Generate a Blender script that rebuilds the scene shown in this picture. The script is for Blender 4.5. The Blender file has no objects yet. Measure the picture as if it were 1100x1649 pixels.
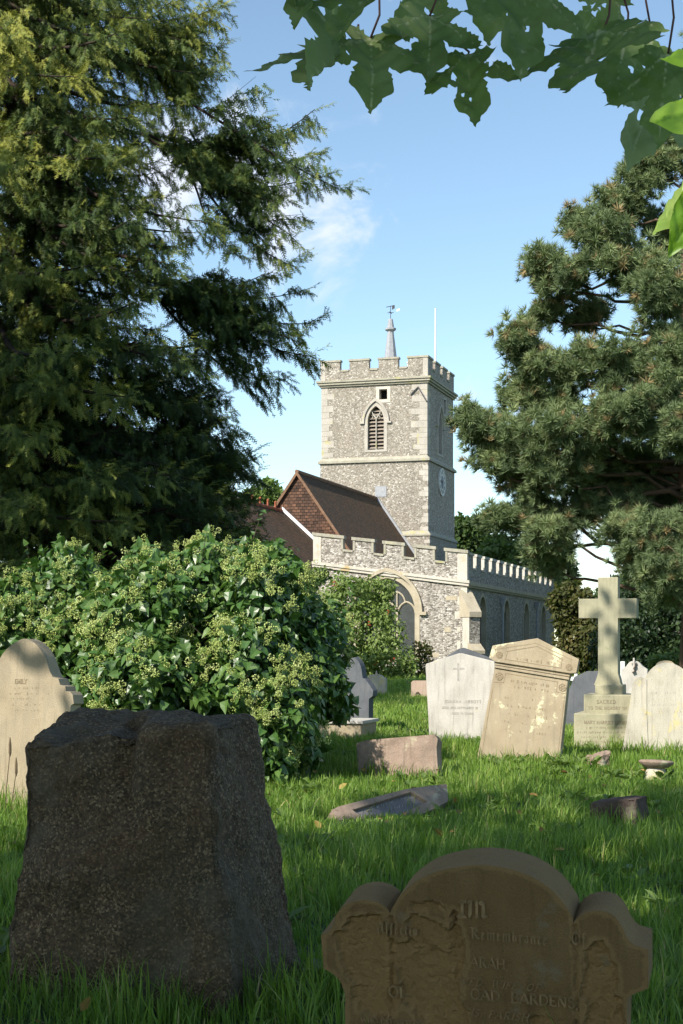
import bpy, bmesh, math, random
import numpy as np
from mathutils import Vector, Matrix, Euler, noise
from mathutils.geometry import delaunay_2d_cdt

scene = bpy.context.scene
COL = scene.collection
R = math.radians

# ------------------------------------------------------------------ camera
F = 2500.0            # focal length in photograph pixels (photograph 1100 x 1649)
CX, HY, EYE = 550.0, 1040.0, 1.30
cam = bpy.data.cameras.new("camera")
cam.sensor_fit = 'VERTICAL'
cam.sensor_height = 36.0
cam.sensor_width = 24.0
cam.lens = F / 1649.0 * 36.0
cam.shift_y = (HY - 824.5) / 1649.0
cam.clip_start = 0.05
cam.clip_end = 5000
camo = bpy.data.objects.new("camera", cam)
COL.objects.link(camo)
camo.location = (0, 0, EYE)
camo.rotation_euler = (R(90), 0, 0)
scene.camera = camo

# ------------------------------------------------------------------ light
SUN_EL, SUN_AZ = R(39), R(41)        # azimuth: from behind the camera towards its left
to_sun = Vector((-math.sin(SUN_AZ) * math.cos(SUN_EL), -math.cos(SUN_AZ) * math.cos(SUN_EL), math.sin(SUN_EL)))
sl = bpy.data.lights.new("sun", 'SUN')
sl.energy = 4.9
sl.angle = R(0.55)
sl.color = (1.0, 0.93, 0.82)
so = bpy.data.objects.new("sun", sl)
COL.objects.link(so)
so.rotation_euler = (-to_sun).to_track_quat('-Z', 'Y').to_euler()
so.location = to_sun * 60

world = bpy.data.worlds.new("World")
scene.world = world
world.use_nodes = True
wt = world.node_tree
wt.nodes.clear()
def wn(t, **k):
    n = wt.nodes.new(t)
    for a, b in k.items():
        setattr(n, a, b)
    return n
sky = wn('ShaderNodeTexSky', sky_type='NISHITA', sun_disc=False)
sky.sun_elevation = SUN_EL
sky.sun_rotation = math.atan2(to_sun.x, to_sun.y)
sky.altitude = 50
sky.air_density = 0.85
sky.dust_density = 0.5
sky.ozone_density = 0.7
tc = wn('ShaderNodeTexCoord')
def cloud_blob(px, py, spread, sharp):
    d = Vector(((px - CX) / F, 1.0, (HY - py) / F)).normalized()
    dot = wn('ShaderNodeVectorMath', operation='DISTANCE')
    wt.links.new(tc.outputs['Generated'], dot.inputs[0])
    dot.inputs[1].default_value = d
    mr = wn('ShaderNodeMapRange')
    mr.inputs['From Min'].default_value = spread
    mr.inputs['From Max'].default_value = 0.0
    mr.inputs['To Max'].default_value = sharp
    wt.links.new(dot.outputs['Value'], mr.inputs['Value'])
    return mr.outputs[0]
blobs = [cloud_blob(310, 265, .07, .95), cloud_blob(430, 335, .07, .9), cloud_blob(535, 365, .06, .75), cloud_blob(800, 640, .07, .35),
         cloud_blob(950, 900, .11, .55), cloud_blob(860, 760, .06, .5), cloud_blob(-900, 300, .3, .9), cloud_blob(2100, 500, .3, .8), cloud_blob(700, 960, .12, .45)]
acc = blobs[0]
for b in blobs[1:]:
    m = wn('ShaderNodeMath', operation='MAXIMUM')
    wt.links.new(acc, m.inputs[0]); wt.links.new(b, m.inputs[1])
    acc = m.outputs[0]
cn = wn('ShaderNodeTexNoise')
cn.inputs['Scale'].default_value = 17
cn.inputs['Detail'].default_value = 9
cn.inputs['Roughness'].default_value = .62
cn.inputs['Distortion'].default_value = .6
wt.links.new(tc.outputs['Generated'], cn.inputs['Vector'])
ad = wn('ShaderNodeMath', operation='ADD')
cm = wn('ShaderNodeMapRange', clamp=False)
cm.inputs['From Min'].default_value = .3
cm.inputs['From Max'].default_value = .7
cm.inputs['To Min'].default_value = .05
cm.inputs['To Max'].default_value = .95
wt.links.new(cn.outputs['Fac'], cm.inputs['Value'])
wt.links.new(acc, ad.inputs[0]); wt.links.new(cm.outputs[0], ad.inputs[1])
mr = wn('ShaderNodeMapRange', interpolation_type='SMOOTHSTEP')
mr.inputs['From Min'].default_value = .74
mr.inputs['From Max'].default_value = 1.4
mr.inputs['To Max'].default_value = .85
wt.links.new(ad.outputs[0], mr.inputs['Value'])
mix = wn('ShaderNodeMix', data_type='RGBA')
wt.links.new(mr.outputs[0], mix.inputs['Factor'])
tint = wn('ShaderNodeMix', data_type='RGBA', blend_type='MULTIPLY')
tint.inputs['Factor'].default_value = 1
tint.inputs['B'].default_value = (.99, 1.03, .95, 1)
wt.links.new(sky.outputs[0], tint.inputs['A'])
wt.links.new(tint.outputs['Result'], mix.inputs['A'])
mix.inputs['B'].default_value = (4.6, 4.8, 5.2, 1)
bg = wn('ShaderNodeBackground')
bg.inputs['Strength'].default_value = 0.145
wo = wn('ShaderNodeOutputWorld')
wt.links.new(mix.outputs['Result'], bg.inputs['Color'])
wt.links.new(bg.outputs[0], wo.inputs['Surface'])

vs = scene.view_settings
vs.view_transform = 'Standard'
vs.look = 'None'
vs.exposure = 0.62
vs.gamma = 1.0
vs.use_curve_mapping = False
scene.cycles.max_bounces = 6
scene.cycles.diffuse_bounces = 3
scene.cycles.transmission_bounces = 3
scene.cycles.glossy_bounces = 2
scene.cycles.caustics_reflective = False
scene.cycles.caustics_refractive = False
scene.cycles.sample_clamp_indirect = 4

# ------------------------------------------------------------------ helpers
def P(px, py, d):
    """world point at distance d seen at photograph pixel (px, py)"""
    return Vector(((px - CX) / F * d, d, EYE + (HY - py) / F * d))
def GD(py):
    return F * EYE / (py - HY)
def link(name, me, mat=None, parent=None, loc=None, rot=None):
    if mat is not None and not me.materials:
        me.materials.append(mat)
    o = bpy.data.objects.new(name, me)
    COL.objects.link(o)
    if parent is not None:
        o.parent = parent
    if loc is not None:
        o.location = loc
    if rot is not None:
        o.rotation_euler = rot
    return o
def tag(o, label=None, cat=None, group=None, kind=None):
    if label: o['label'] = label
    if cat: o['category'] = cat
    if group: o['group'] = group
    if kind: o['kind'] = kind
    return o
def empty(name, loc=(0, 0, 0), rot=(0, 0, 0)):
    o = bpy.data.objects.new(name, None)
    o.empty_display_size = .2
    COL.objects.link(o)
    o.location = loc
    o.rotation_euler = rot
    return o
def npmesh(name, V, T, tint=None, smooth=False, extra=None):
    """fast triangle mesh from arrays; tint = per-vertex grey 0..1"""
    V = np.asarray(V, np.float32).reshape(-1, 3)
    T = np.asarray(T, np.int32).reshape(-1, 3)
    me = bpy.data.meshes.new(name)
    me.vertices.add(len(V)); me.vertices.foreach_set('co', V.ravel())
    me.loops.add(len(T) * 3); me.loops.foreach_set('vertex_index', T.ravel())
    me.polygons.add(len(T)); me.polygons.foreach_set('loop_start', np.arange(0, len(T) * 3, 3, dtype=np.int32))
    me.update(calc_edges=True)
    if tint is not None:
        a = me.attributes.new('tint', 'FLOAT', 'POINT')
        a.data.foreach_set('value', np.asarray(tint, np.float32).ravel())
    if extra is not None:
        a = me.attributes.new('vein', 'FLOAT', 'POINT')
        a.data.foreach_set('value', np.asarray(extra, np.float32).ravel())
    me.polygons.foreach_set('use_smooth', np.full(len(T), smooth))
    me.validate()
    return me
class MB:
    def __init__(s): s.v = []; s.f = []
    def add(s, V, Fs):
        o = len(s.v); s.v += [tuple(p) for p in V]; s.f += [tuple(i + o for i in f) for f in Fs]; return s
    def box(s, x0, x1, y0, y1, z0, z1):
        return s.hexa([(x0, y0, z0), (x1, y0, z0), (x1, y1, z0), (x0, y1, z0), (x0, y0, z1), (x1, y0, z1), (x1, y1, z1), (x0, y1, z1)])
    def hexa(s, p):
        return s.add(p, [(0, 3, 2, 1), (4, 5, 6, 7), (0, 1, 5, 4), (1, 2, 6, 5), (2, 3, 7, 6), (3, 0, 4, 7)])
    def slope(s, x0, x1, y0, y1, za0, za1, zb0, zb1):
        """box whose bottom/top are za0/za1 at x0 and zb0/zb1 at x1"""
        return s.hexa([(x0, y0, za0), (x1, y0, zb0), (x1, y1, zb0), (x0, y1, za0), (x0, y0, za1), (x1, y0, zb1), (x1, y1, zb1), (x0, y1, za1)])
    def tube(s, pts, rad, n=8, cap=True):
        pts = [Vector(p) for p in pts]
        rad = rad if isinstance(rad, (list, tuple)) else [rad] * len(pts)
        rings = []
        o = len(s.v)
        for i, p in enumerate(pts):
            t = (pts[min(i + 1, len(pts) - 1)] - pts[max(i - 1, 0)]).normalized()
            a = t.cross(Vector((0, 0, 1)))
            if a.length < .05: a = t.cross(Vector((0, 1, 0)))
            a.normalize(); b = t.cross(a)
            for k in range(n):
                an = 2 * math.pi * k / n
                s.v.append(tuple(p + (a * math.cos(an) + b * math.sin(an)) * rad[i]))
        for i in range(len(pts) - 1):
            for k in range(n):
                k2 = (k + 1) % n
                s.f.append((o + i * n + k, o + i * n + k2, o + (i + 1) * n + k2, o + (i + 1) * n + k))
        if cap:
            s.f.append(tuple(o + k for k in range(n))); s.f.append(tuple(o + (len(pts) - 1) * n + k for k in reversed(range(n))))
        return s
    def lathe(s, prof, c=(0, 0, 0), n=16):
        o = len(s.v)
        for r, z in prof:
            for k in range(n):
                a = 2 * math.pi * k / n
                s.v.append((c[0] + r * math.cos(a), c[1] + r * math.sin(a), c[2] + z))
        for i in range(len(prof) - 1):
            for k in range(n):
                k2 = (k + 1) % n
                s.f.append((o + i * n + k, o + i * n + k2, o + (i + 1) * n + k2, o + (i + 1) * n + k))
        s.f.append(tuple(o + k for k in reversed(range(n)))); s.f.append(tuple(o + (len(prof) - 1) * n + k for k in range(n)))
        return s
    def mesh(s, name, smooth=False):
        me = bpy.data.meshes.new(name)
        me.from_pydata(s.v, [], s.f); me.update()
        bm = bmesh.new(); bm.from_mesh(me); bmesh.ops.recalc_face_normals(bm, faces=bm.faces); bm.to_mesh(me); bm.free()
        if smooth: me.polygons.foreach_set('use_smooth', [True] * len(me.polygons))
        return me
    def build(s, name, mat, parent=None, smooth=False, **k):
        return link(name, s.mesh(name, smooth), mat, parent, **k)
def inside(pts, poly):
    pts = np.asarray(pts); x, y = pts[:, 0], pts[:, 1]
    c = np.zeros(len(pts), bool); n = len(poly)
    for i in range(n):
        x1, y1 = poly[i]; x2, y2 = poly[i - 1]
        if y1 == y2: continue
        hit = ((y1 > y) != (y2 > y)) & (x < (x2 - x1) * (y - y1) / (y2 - y1) + x1)
        c ^= hit
    return c
def densify(poly, res):
    out = []
    for i, a in enumerate(poly):
        b = poly[(i + 1) % len(poly)]
        n = max(1, int(math.hypot(b[0] - a[0], b[1] - a[1]) / res))
        for k in range(n):
            t = k / n; out.append((a[0] + (b[0] - a[0]) * t, a[1] + (b[1] - a[1]) * t))
    return out
def tri2d(outline, holes=(), res=None, seed=1):
    loops = [list(outline)] + [list(h) for h in holes]
    if res: loops = [densify(l, res) for l in loops]
    vs2, ed = [], []
    for l in loops:
        o = len(vs2); vs2 += [Vector(p) for p in l]; ed += [(o + i, o + (i + 1) % len(l)) for i in range(len(l))]
    if res:
        rg = np.random.default_rng(seed)
        A = np.array(loops[0]); lo, hi = A.min(0), A.max(0)
        gx, gy = np.meshgrid(np.arange(lo[0], hi[0], res), np.arange(lo[1], hi[1], res))
        g = np.stack([gx.ravel(), gy.ravel()], 1); g += rg.uniform(-.3, .3, g.shape) * res
        k = inside(g, loops[0])
        for h in loops[1:]: k &= ~inside(g, h)
        g = g[k]
        B = np.array([tuple(v) for v in vs2])
        keep = np.ones(len(g), bool)
        for s0 in range(0, len(g), 4000):
            dd = ((g[s0:s0 + 4000, None, :] - B[None]) ** 2).sum(2).min(1); keep[s0:s0 + 4000] = dd > (res * .55) ** 2
        vs2 += [Vector(p) for p in g[keep]]
    ov, oe, of, *_ = delaunay_2d_cdt(vs2, ed, [], 0, 1e-6)
    V = np.array([tuple(v) for v in ov]); T = np.array(of)
    c = V[T].mean(1); k = inside(c, loops[0])
    for h in loops[1:]: k &= ~inside(c, h)
    T = T[k]
    ar = (V[T[:, 1], 0] - V[T[:, 0], 0]) * (V[T[:, 2], 1] - V[T[:, 0], 1]) - (V[T[:, 1], 1] - V[T[:, 0], 1]) * (V[T[:, 2], 0] - V[T[:, 0], 0])
    T[ar < 0] = T[ar < 0][:, ::-1]
    return V, T
def plate(outline, holes=(), thick=.2, res=None, disp=None, y0=0.0):
    """upright slab in x,z: front at y0, back at y0+thick"""
    V, T = tri2d(outline, holes, res)
    n = len(V)
    ed = {}
    for t in T:
        for a, b in ((t[0], t[1]), (t[1], t[2]), (t[2], t[0])): ed[(a, b)] = 1
    bd = [(a, b) for a, b in ed if (b, a) not in ed]
    Y = np.full(n, y0)
    if disp is not None:
        isb = np.zeros(n, bool); isb[[a for a, b in bd]] = True
        d = np.array([disp(x, z) for x, z in V]); d[isb] *= .3
        Y = Y + d
    A = np.stack([V[:, 0], Y, V[:, 1]], 1); B = np.stack([V[:, 0], np.full(n, y0 + thick), V[:, 1]], 1)
    Q = []
    for a, b in bd: Q += [(b, a, a + n), (b, a + n, b + n)]
    return np.concatenate([A, B]), np.concatenate([T, T[:, ::-1] + n, np.array(Q)])
def add_plate(mb, *a, xf=None, **k):
    V, T = plate(*a, **k)
    if xf: V = [xf(*p) for p in V]
    return mb.add(V, [tuple(t) for t in T])
def arch(cx, z0, zs, za, hw, n=10, base=True):
    h = za - zs; r = (hw * hw + h * h) / (2 * hw)
    a1 = math.atan2(h, r - hw)
    rt = [(cx + hw - r + r * math.cos(a1 * i / n), zs + r * math.sin(a1 * i / n)) for i in range(n + 1)]
    lf = [(2 * cx - x, z) for x, z in reversed(rt[:-1])]
    return ([(cx - hw, z0), (cx + hw, z0)] if base else []) + rt + lf
def ring(mb, inner, outer, y0, y1, xf=None, closed=False):
    n = len(inner); V = []
    for p in (inner, outer):
        for y in (y0, y1):
            V += [(x, y, z) for x, z in p]
    if xf: V = [xf(*p) for p in V]
    Fs = []
    for i in range(n if closed else n - 1):
        j = (i + 1) % n
        Fs += [(i, j, 2 * n + j, 2 * n + i), (n + i, 3 * n + i, 3 * n + j, n + j), (i, n + i, n + j, j), (2 * n + i, 2 * n + j, 3 * n + j, 3 * n + i)]
    if not closed:
        Fs += [(0, 2 * n, 3 * n, n), (n - 1, 2 * n - 1, 4 * n - 1, 3 * n - 1)]
    return mb.add(V, Fs)
def bevel(o, w=.008, seg=2, ang=40):
    m = o.modifiers.new('bevel', 'BEVEL'); m.width = w; m.segments = seg; m.limit_method = 'ANGLE'; m.angle_limit = R(ang)
    return o

# ------------------------------------------------------------------ materials
def mat(name):
    m = bpy.data.materials.new(name); m.use_nodes = True
    t = m.node_tree; t.nodes.clear()
    return m, t
def nd(t, typ, ins=None, **k):
    n = t.nodes.new(typ)
    for a, b in k.items(): setattr(n, a, b)
    for a, b in (ins or {}).items():
        if isinstance(b, bpy.types.NodeSocket): t.links.new(b, n.inputs[a])
        else: n.inputs[a].default_value = b
    return n
def ramp(t, fac, stops):
    n = t.nodes.new('ShaderNodeValToRGB'); t.links.new(fac, n.inputs[0])
    e = n.color_ramp.elements
    while len(e) < len(stops): e.new(.5)
    for s, (p, c) in zip(e, stops):
        s.position = p; s.color = (*c, 1) if len(c) == 3 else c
    return n.outputs[0]
def mixc(t, f, a, b, blend='MIX'):
    n = nd(t, 'ShaderNodeMix', data_type='RGBA', blend_type=blend)
    for i, x in (('Factor', f), ('A', a), ('B', b)):
        if isinstance(x, bpy.types.NodeSocket): t.links.new(x, n.inputs[i])
        elif i == 'Factor': n.inputs[i].default_value = x
        else: n.inputs[i].default_value = (*x, 1)
    return n.outputs['Result']
def noisef(t, vec, scale, detail=4, rough=.55, dist=0):
    return nd(t, 'ShaderNodeTexNoise', {'Vector': vec, 'Scale': scale, 'Detail': detail, 'Roughness': rough, 'Distortion': dist}).outputs['Fac']
def maprange(t, v, a, b, c=0., d=1.):
    return nd(t, 'ShaderNodeMapRange', {'Value': v, 'From Min': a, 'From Max': b, 'To Min': c, 'To Max': d}).outputs[0]
def objvec(t, scale=(1, 1, 1)):
    o = nd(t, 'ShaderNodeTexCoord').outputs['Object']
    return nd(t, 'ShaderNodeMapping', {'Vector': o, 'Scale': scale}).outputs[0]
def finish(t, m, color, rough=.85, bump=None, bstr=.4, bdist=.01, spec=.3):
    p = nd(t, 'ShaderNodeBsdfPrincipled', {'Roughness': rough, 'Specular IOR Level': spec})
    if isinstance(color, bpy.types.NodeSocket): t.links.new(color, p.inputs['Base Color'])
    else: p.inputs['Base Color'].default_value = (*color, 1)
    if bump is not None:
        b = nd(t, 'ShaderNodeBump', {'Height': bump, 'Strength': bstr, 'Distance': bdist})
        t.links.new(b.outputs[0], p.inputs['Normal'])
    o = nd(t, 'ShaderNodeOutputMaterial', {'Surface': p.outputs[0]})
    return m
def stone(name, c1, c2, c3, scale=6, grain=160, lich=None, lamt=.5, lscale=9, streak=.35, bstr=.35, gam=.35, moss=None, fresh=None, soot=0):
    """weathered stone: two-tone mottling, grain, vertical rain streaks, lichen patches"""
    m, t = mat(name)
    v = objvec(t)
    n1 = noisef(t, v, scale, 6, .6, .3); n2 = noisef(t, v, scale * 4.3, 5, .6)
    col = ramp(t, n1, [(.3, c1), (.5, c2), (.72, c3)])
    g = noisef(t, v, grain, 3, .7)
    col = mixc(t, gam, col, ramp(t, g, [(.3, tuple(x * .45 for x in c2)), (.5, c2), (.75, tuple(min(1, x * 1.5) for x in c3))]))
    sv = objvec(t, (14, 14, 1.1)); sn = noisef(t, sv, 1.6, 4, .6)
    col = mixc(t, maprange(t, sn, .52, .75, 0, streak), col, tuple(x * .42 for x in c1))
    if fresh:       # arrises rubbed pale
        pt_ = nd(t, 'ShaderNodeNewGeometry').outputs['Pointiness']
        col = mixc(t, maprange(t, pt_, .52, .6, 0, .28), col, tuple(min(1, x * 1.7) for x in c3))
    if soot:        # grey-black weathering crust in patches and runs
        so_ = noisef(t, objvec(t, (1, 1, .45)), 3.1, 8, .68, .4)
        col = mixc(t, maprange(t, so_, .47, .68, 0, soot), col, (.10, .098, .09))
        sp_ = noisef(t, v, 34, 4, .75)
        col = mixc(t, maprange(t, sp_, .6, .72, 0, soot * .8), col, (.09, .09, .08))
    if fresh:       # newly broken stone where the face has flaked off
        fa = nd(t, 'ShaderNodeAttribute', attribute_name='tint').outputs['Fac']
        col = mixc(t, fa, col, fresh)
    if moss:
        mv = maprange(t, noisef(t, v, 3.2, 5, .6), .5, .7, 0, .7)
        col = mixc(t, mv, col, moss)
    if lich:
        ln = noisef(t, v, lscale, 7, .68, .2); l2 = noisef(t, v, lscale * .3, 2)
        lm = nd(t, 'ShaderNodeMath', {0: ln, 1: l2}, operation='ADD').outputs[0]
        col = mixc(t, maprange(t, lm, 1.16 - lamt * .12, 1.24 - lamt * .12, 0, .85), col, lich)
    hb = nd(t, 'ShaderNodeMath', {0: g, 1: n2}, operation='ADD').outputs[0]
    return finish(t, m, col, .9, hb, bstr, .012)
def flint(name, sc, zsc, cols, mortar, edge=.06, big=None):
    m, t = mat(name)
    v = objvec(t, (1, 1, zsc))
    wob = nd(t, 'ShaderNodeTexNoise', {'Vector': v, 'Scale': sc * .8, 'Detail': 2}).outputs['Color']
    vv = nd(t, 'ShaderNodeMix', data_type='VECTOR'); vv.inputs['Factor'].default_value = .04
    t.links.new(v, vv.inputs['A']); t.links.new(wob, vv.inputs['B'])
    vv = vv.outputs['Result']
    a = nd(t, 'ShaderNodeTexVoronoi', {'Vector': vv, 'Scale': sc, 'Randomness': .95})
    e = nd(t, 'ShaderNodeTexVoronoi', {'Vector': vv, 'Scale': sc, 'Randomness': .95}, feature='DISTANCE_TO_EDGE')
    sep = nd(t, 'ShaderNodeSeparateColor', {'Color': a.outputs['Color']})
    col = ramp(t, sep.outputs[0], cols)
    # patches where one tone of flint prevails
    pn = noisef(t, v, .55, 4, .6)
    col = mixc(t, maprange(t, pn, .35, .7, 0, .35), col, mortar)
    n1 = noisef(t, v, sc * 3, 3)
    em = maprange(t, nd(t, 'ShaderNodeMath', {0: e.outputs['Distance'], 1: maprange(t, n1, .3, .7, -.02, .05)}, operation='ADD').outputs[0], edge * .5, edge * 1.6, 1, 0)
    col = mixc(t, em, col, mortar)
    st = noisef(t, objvec(t, (1.2, 1.2, .16)), 1.4, 5, .65)
    col = mixc(t, maprange(t, st, .5, .78, 0, .45), col, tuple(x * .45 for x in mortar))
    h = nd(t, 'ShaderNodeMath', {0: e.outputs['Distance'], 1: .25}, operation='MINIMUM').outputs[0]
    return finish(t, m, col, .75, h, .8, .06)
def tiles(name, axes, w, h, c1, c2, c3, mort, moss=None, bstr=.7):
    m, t = mat(name)
    o = nd(t, 'ShaderNodeSeparateXYZ', {'Vector': nd(t, 'ShaderNodeTexCoord').outputs['Object']})
    cv = nd(t, 'ShaderNodeCombineXYZ', {'X': o.outputs[axes[0]], 'Y': o.outputs[axes[1]]})
    wob = nd(t, 'ShaderNodeTexNoise', {'Vector': cv.outputs[0], 'Scale': 2.5, 'Detail': 3})
    wv = nd(t, 'ShaderNodeVectorMath', {0: wob.outputs['Color'], 1: (.06, .05, 0)}, operation='MULTIPLY')
    cv = nd(t, 'ShaderNodeVectorMath', {0: cv.outputs[0], 1: wv.outputs[0]}, operation='ADD')
    b = nd(t, 'ShaderNodeTexBrick', {'Vector': cv.outputs[0], 'Color1': (0, 0, 0, 1), 'Color2': (1, 1, 1, 1), 'Mortar': (.5, .5, .5, 1), 'Scale': 1, 'Mortar Size': h * .09, 'Mortar Smooth': .3, 'Bias': 0, 'Brick Width': w, 'Row Height': h})
    b.offset = .5
    r = nd(t, 'ShaderNodeSeparateColor', {'Color': b.outputs['Color']}).outputs[0]
    col = ramp(t, r, [(0, c1), (.5, c2), (1, c3)])
    n = noisef(t, cv.outputs[0], 1.1, 5, .65)
    if moss: col = mixc(t, maprange(t, n, .42, .66, 0, .75), col, moss)
    n3 = noisef(t, cv.outputs[0], 7, 4, .7)
    col = mixc(t, maprange(t, n3, .45, .7, 0, .5), col, tuple(x * .5 for x in c1))
    col = mixc(t, b.outputs['Fac'], col, mort)
    # each course laps over the one below
    sw = nd(t, 'ShaderNodeMath', {0: nd(t, 'ShaderNodeSeparateXYZ', {'Vector': cv.outputs[0]}).outputs[1], 1: h}, operation='DIVIDE').outputs[0]
    fr = nd(t, 'ShaderNodeMath', {0: sw}, operation='FRACT').outputs[0]
    hh = nd(t, 'ShaderNodeMath', {0: 1.0, 1: fr}, operation='SUBTRACT').outputs[0]
    hh = nd(t, 'ShaderNodeMath', {0: hh, 1: r}, operation='ADD').outputs[0]
    return finish(t, m, col, .85, hh, bstr, .05)
def leafmat(name, stops, trans=.35, rough=.5, spec=.4, tcol=None, patch=None):
    m, t = mat(name)
    a = nd(t, 'ShaderNodeAttribute', attribute_name='tint')
    col = ramp(t, a.outputs['Fac'], stops)
    if patch:
        n = noisef(t, objvec(t), patch[0], 3)
        col = mixc(t, maprange(t, n, .45, .65, 0, patch[2]), col, patch[1])
    p = nd(t, 'ShaderNodeBsdfPrincipled', {'Base Color': col, 'Roughness': rough, 'Specular IOR Level': spec})
    tc_ = mixc(t, .6, col, tcol or (.2, .32, .03))
    tr = nd(t, 'ShaderNodeBsdfTranslucent', {'Color': tc_})
    mx = nd(t, 'ShaderNodeMixShader', {0: trans, 1: p.outputs[0], 2: tr.outputs[0]})
    nd(t, 'ShaderNodeOutputMaterial', {'Surface': mx.outputs[0]})
    return m
def plain(name, c, rough=.7, var=.25, scale=8, metal=0, bstr=.15, spec=.4):
    m, t = mat(name)
    v = objvec(t); n = noisef(t, v, scale, 5, .6)
    col = ramp(t, n, [(.25, tuple(x * (1 - var) for x in c)), (.75, tuple(min(1, x * (1 + var)) for x in c))])
    m = finish(t, m, col, rough, n, bstr, .01, spec)
    for x in t.nodes:
        if x.type == 'BSDF_PRINCIPLED': x.inputs['Metallic'].default_value = metal
    return m
def bark(name, c1, c2, sc=6):
    m, t = mat(name)
    v = objvec(t, (1, 1, .22)); n = noisef(t, v, sc, 6, .7, .5)
    return finish(t, m, ramp(t, n, [(.3, c1), (.7, c2)]), .95, n, 1, .05)

M = {}
M['flint'] = flint('tower_flint', 12.5, 1.2, [(.0, (.15, .137, .117)), (.2, (.215, .195, .163)), (.5, (.285, .255, .21)), (.75, (.36, .33, .28)), (1, (.60, .57, .52))], (.305, .268, .215), .05)
M['flint2'] = flint('chapel_flint', 11.5, 1.8, [(.0, (.10, .093, .085)), (.3, (.25, .23, .205)), (.6, (.44, .41, .37)), (1, (.70, .67, .62))], (.26, .225, .18), .05)
M['ashlar'] = stone('grey_ashlar', (.33, .31, .27), (.42, .39, .34), (.50, .47, .41), 1.6, 30, (.42, .38, .2), .2, 2.5, .3, .2)
M['cream'] = stone('cream_ashlar', (.42, .39, .325), (.52, .485, .415), (.60, .57, .50), 1.6, 30, (.45, .33, .15), .35, 2.2, .25, .2)
M['ochre'] = stone('ochre_ashlar', (.33, .285, .205), (.43, .375, .275), (.50, .45, .35), 2, 30, None, 0, 3, .3, .2)
M['coping'] = stone('lichened_coping', (.26, .245, .195), (.35, .33, .265), (.43, .41, .33), 2.4, 25, (.38, .36, .17), .5, 3, .4, .3)
M['roof'] = tiles('roof_tiles', (1, 2), .19, .095, (.046, .025, .012), (.078, .042, .020), (.125, .064, .030), (.016, .010, .007), (.042, .034, .018))
M['hung'] = tiles('hung_tiles', (0, 2), .23, .155, (.045, .024, .015), (.10, .052, .032), (.17, .085, .05), (.012, .008, .006), (.035, .022, .017), .9)
M['verge'] = plain('verge_tiles', (.19, .11, .065), .85, .4, 5)
M['crest'] = plain('red_crest_tiles', (.30, .09, .045), .8, .3, 5)
M['lead'] = plain('lead_sheet', (.30, .31, .33), .45, .2, 6)
M['leaddark'] = plain('dark_lead', (.10, .10, .105), .6, .25, 5)
M['slat'] = plain('louvre_oak', (.26, .22, .18), .8, .25, 12)
M['darkwood'] = plain('dark_oak', (.05, .04, .035), .8, .3, 9)
M['quoin2'] = stone('pale_quoin', (.36, .335, .29), (.45, .42, .365), (.54, .51, .45), 2.5, 30, None, 0, 3, .3, .2)
M['void'] = plain('dark_interior', (.006, .006, .007), .9, .2, 3)
M['white'] = plain('white_paint', (.80, .80, .80), .5, .05, 5)
M['iron'] = plain('black_iron', (.02, .02, .022), .5, .2, 10)
M['gold'] = plain('gilt', (.65, .60, .45), .35, .1, 10)
M['dial'] = plain('clock_dial', (.60, .60, .57), .6, .12, 4)
M['dialblue'] = plain('clock_centre', (.17, .20, .25), .6, .15, 4)
M['glass'] = plain('leaded_glass', (.035, .04, .045), .18, .4, 7, spec=.7, bstr=.5)

# ------------------------------------------------------------------ ground
def build_ground():
    xs = np.concatenate([[-1500, -500, -200, -90], np.arange(-45, 45.1, .5), [90, 200, 500, 1500]])
    ys = np.concatenate([[-300, -60, -20], np.arange(-10, 60, .5), np.arange(60, 130, 3), [180, 300, 700, 2500]])
    X, Y = np.meshgrid(xs, ys)
    Z = np.zeros_like(X)
    for i in range(X.shape[0]):
        for j in range(X.shape[1]):
            Z[i, j] = ground_z(X[i, j], Y[i, j])
    V = np.stack([X, Y, Z], 2).reshape(-1, 3); nx = len(xs)
    T = []
    for i in range(len(ys) - 1):
        for j in range(nx - 1):
            a = i * nx + j; T += [(a, a + 1, a + nx + 1), (a, a + nx + 1, a + nx)]
    m, t = mat('soil_and_turf')
    v = objvec(t)
    n = noisef(t, v, 1.3, 6, .6); n2 = noisef(t, v, 22, 4, .7)
    c = ramp(t, n, [(.3, (.022, .045, .012)), (.7, (.045, .085, .022))])
    c = mixc(t, maprange(t, n2, .5, .75, 0, .6), c, (.05, .042, .022))
    finish(t, m, c, .95, n2, .8, .04)
    o = link('ground', npmesh('ground', V, T, smooth=True), m)
    tag(o, kind='structure')
def ground_z(x, y):
    if abs(x) > 60 or y > 130 or y < -15: return 0.0
    return .035 * noise.noise(Vector((x * .5, y * .5, 3.1))) + .02 * noise.noise(Vector((x * 1.7, y * 1.7, 9.1)))
build_ground()

# ------------------------------------------------------------------ church (local x along the east walls, local y away from the east)
TH = R(16.9)
church = empty('church', (5.49, 68, 0), (0, 0, -TH))
tag(church, 'flint parish church with battlemented square tower, clock and brown tiled roofs', 'church')
def part(mb, name, m, parent=church, smooth=False):
    return mb.build(name, M[m] if isinstance(m, str) else m, parent, smooth)

TX0, TX1, TY0, TY1 = -14.56, -7.85, 24.8, 31.9
TC = (TX0 + TX1) / 2
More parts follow.
